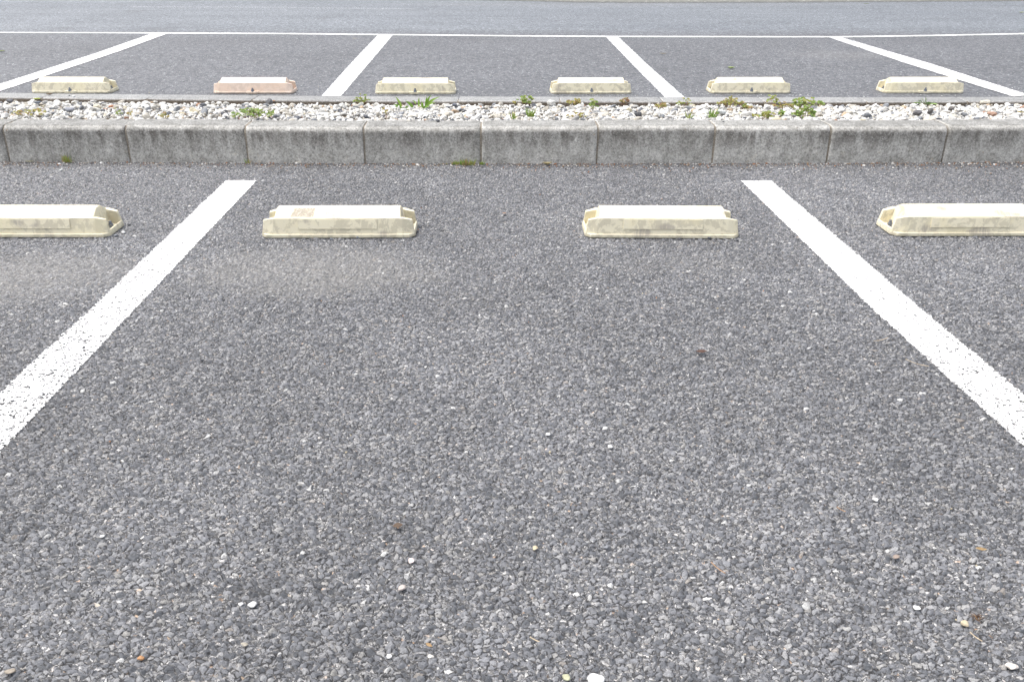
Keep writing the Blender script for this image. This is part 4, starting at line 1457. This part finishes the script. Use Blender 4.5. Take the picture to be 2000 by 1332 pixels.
def fallen_leaf(px, py, z, L, w_, ang, col, label, curl=0.3, name='fallen_leaf', cat='leaf'):
    if z == 'b': z = bed_z(px, py) + 0.018
    far = z == 'far'
    p = at(px, py, z)
    if far: p.z += 0.004
    lf = Leafy()
    d = Vector((math.cos(ang), math.sin(ang), 0))
    n = 9
    pts, wid = [], []
    for k in range(n):
        t = k / (n - 1)
        pts.append(d * L * (t - 0.5) + Vector((0, 0, 0.003 + curl * L * (t - 0.5) ** 2)))
        wid.append(w_ * max(0.03, math.sin(math.pi * t) ** 0.8) if w_ > 0.0015 else w_)
    lf.quadstrip(pts, wid, Vector((0, 0, 1)), col, curl)
    o = lf.build(name, M_LEAF, None)
    o.location = p
    sm = o.modifiers.new('thickness', 'SOLIDIFY'); sm.thickness = 0.0006
    tag(o, label, cat, 'fallen leaves and twigs')


fallen_leaf(72, 195.5, 'b', 0.060, 0.020, 0.1, (0.32, 0.38, 0.03), 'oval yellow-green leaf on the gravel edge at the left', 0.35)
fallen_leaf(97, 186.5, 0.006, 0.045, 0.013, 0.4, (0.26, 0.20, 0.14), 'curled brown leaf on the edging below the leftmost far stop', 0.9)
fallen_leaf(1428, 135.5, 'far', 0.070, 0.022, 0.2, (0.34, 0.42, 0.16), 'pale green leaf on the far tarmac behind the fifth far stop', 0.5)
fallen_leaf(1295, 107, 'far', 0.070, 0.010, -0.2, (0.45, 0.38, 0.26), 'dry tan leaf on the far tarmac right of the third bay line', 0.4)
fallen_leaf(693, 77, 'far', 0.06, 0.008, 0.1, (0.5, 0.42, 0.3), 'thin tan leaf near the thin line, left of the second bay line', 0.2)
fallen_leaf(1692, 9, 'far', 0.10, 0.022, 0.1, (0.16, 0.2, 0.05), 'dark green leaf on the driving lane at the top of the photo', 0.2)
fallen_leaf(1995, 26, 'far', 0.10, 0.022, 0.3, (0.36, 0.40, 0.10), 'yellow-green leaf on the driving lane at the right edge', 0.2)
fallen_leaf(3, 102, 'far', 0.07, 0.02, 0.3, (0.30, 0.38, 0.10), 'green leaf on the far bay at the left edge', 0.3)
fallen_leaf(1069, 322.5, 0.003, 0.048, 0.010, 0.05, (0.55, 0.47, 0.26), 'curled dry straw coloured leaf at the kerb foot near the middle', 1.0)
fallen_leaf(58, 316.5, 0.004, 0.048, 0.004, 0.02, (0.60, 0.56, 0.30), 'flat straw piece at the kerb foot near the left edge', 0.1)
fallen_leaf(535, 199, 'b', 0.032, 0.008, -0.9, (0.42, 0.20, 0.07), 'rust brown dead leaf between gravel and edging under the pinkish stop', 0.5)
fallen_leaf(1915, 1075, 0.004, 0.020, 0.004, -0.2, (0.42, 0.29, 0.14), 'thin orange leaf scrap on the right foreground tarmac', 0.5)
fallen_leaf(838, 1262, 0.004, 0.013, 0.003, -0.6, (0.42, 0.28, 0.14), 'small orange leaf scrap at the bottom of the photo, middle left', 0.5)
fallen_leaf(1370, 688, 0.003, 0.032, 0.008, 0.1, (0.12, 0.06, 0.04), 'dark red-brown leaf pressed on the tarmac right of the middle', 0.15)
fallen_leaf(777, 1028, 0.003, 0.020, 0.007, 0.3, (0.13, 0.085, 0.055), 'dark brown leaf pressed on the foreground tarmac', 0.15)
fallen_leaf(985, 418, 0.003, 0.018, 0.007, 0.1, (0.36, 0.22, 0.15), 'small reddish leaf on the tarmac between the two middle wheel stops', 0.2)
for (px, py, L, ang, lab) in ((1790, 712, 0.060, -0.75, 'pale dry grass stalk on the tarmac beside the right thick line'), (1720, 666, 0.055, 0.4, 'short straw stalk left of the right thick line'),
                              (1402, 1112, 0.035, -1.0, 'rusty pine needle in the foreground right of the middle'), (1044, 1251, 0.018, -0.6, 'thin tan needle at the bottom middle'),
                              (1905, 1246, 0.022, -1.1, 'white broken stalk below the dry root tuft'), (1642, 997, 0.02, -0.9, 'curved rust coloured needle on the right foreground'),
                              (1010, 322, 0.05, 0.3, 'thin brown twig along the kerb foot right of the mossy clump'), (168, 320, 0.04, 0.9, 'thin straw leaning by the single grass tuft')):
    fallen_leaf(px, py, 0.004, L, 0.0009, ang, (0.44, 0.27, 0.15) if 'rust' in lab or 'brown' in lab else (0.58, 0.48, 0.34), lab, 0.25, 'dry_stalk', 'stalk')


def root_tuft():
    p = at(1907, 1208, 0.001)
    lf = Leafy()
    for k in range(15):
        a = random.uniform(0, 2 * math.pi)
        L = random.uniform(0.006, 0.018)
        blade(lf, Vector((random.uniform(-.004, .004), random.uniform(-.004, .004), 0.0)), Vector((math.cos(a) * L, math.sin(a) * L, random.uniform(0.001, 0.006))), 0.0007,
              random.choice([(0.15, 0.08, 0.045), (0.28, 0.18, 0.10), (0.10, 0.06, 0.04)]), 0.3, 5)
    o = lf.build('root_tuft', M_LEAF, None)
    o.location = p
    tag(o, 'small dry brown root tuft in the tarmac near the bottom right corner', 'dry tuft')


root_tuft()
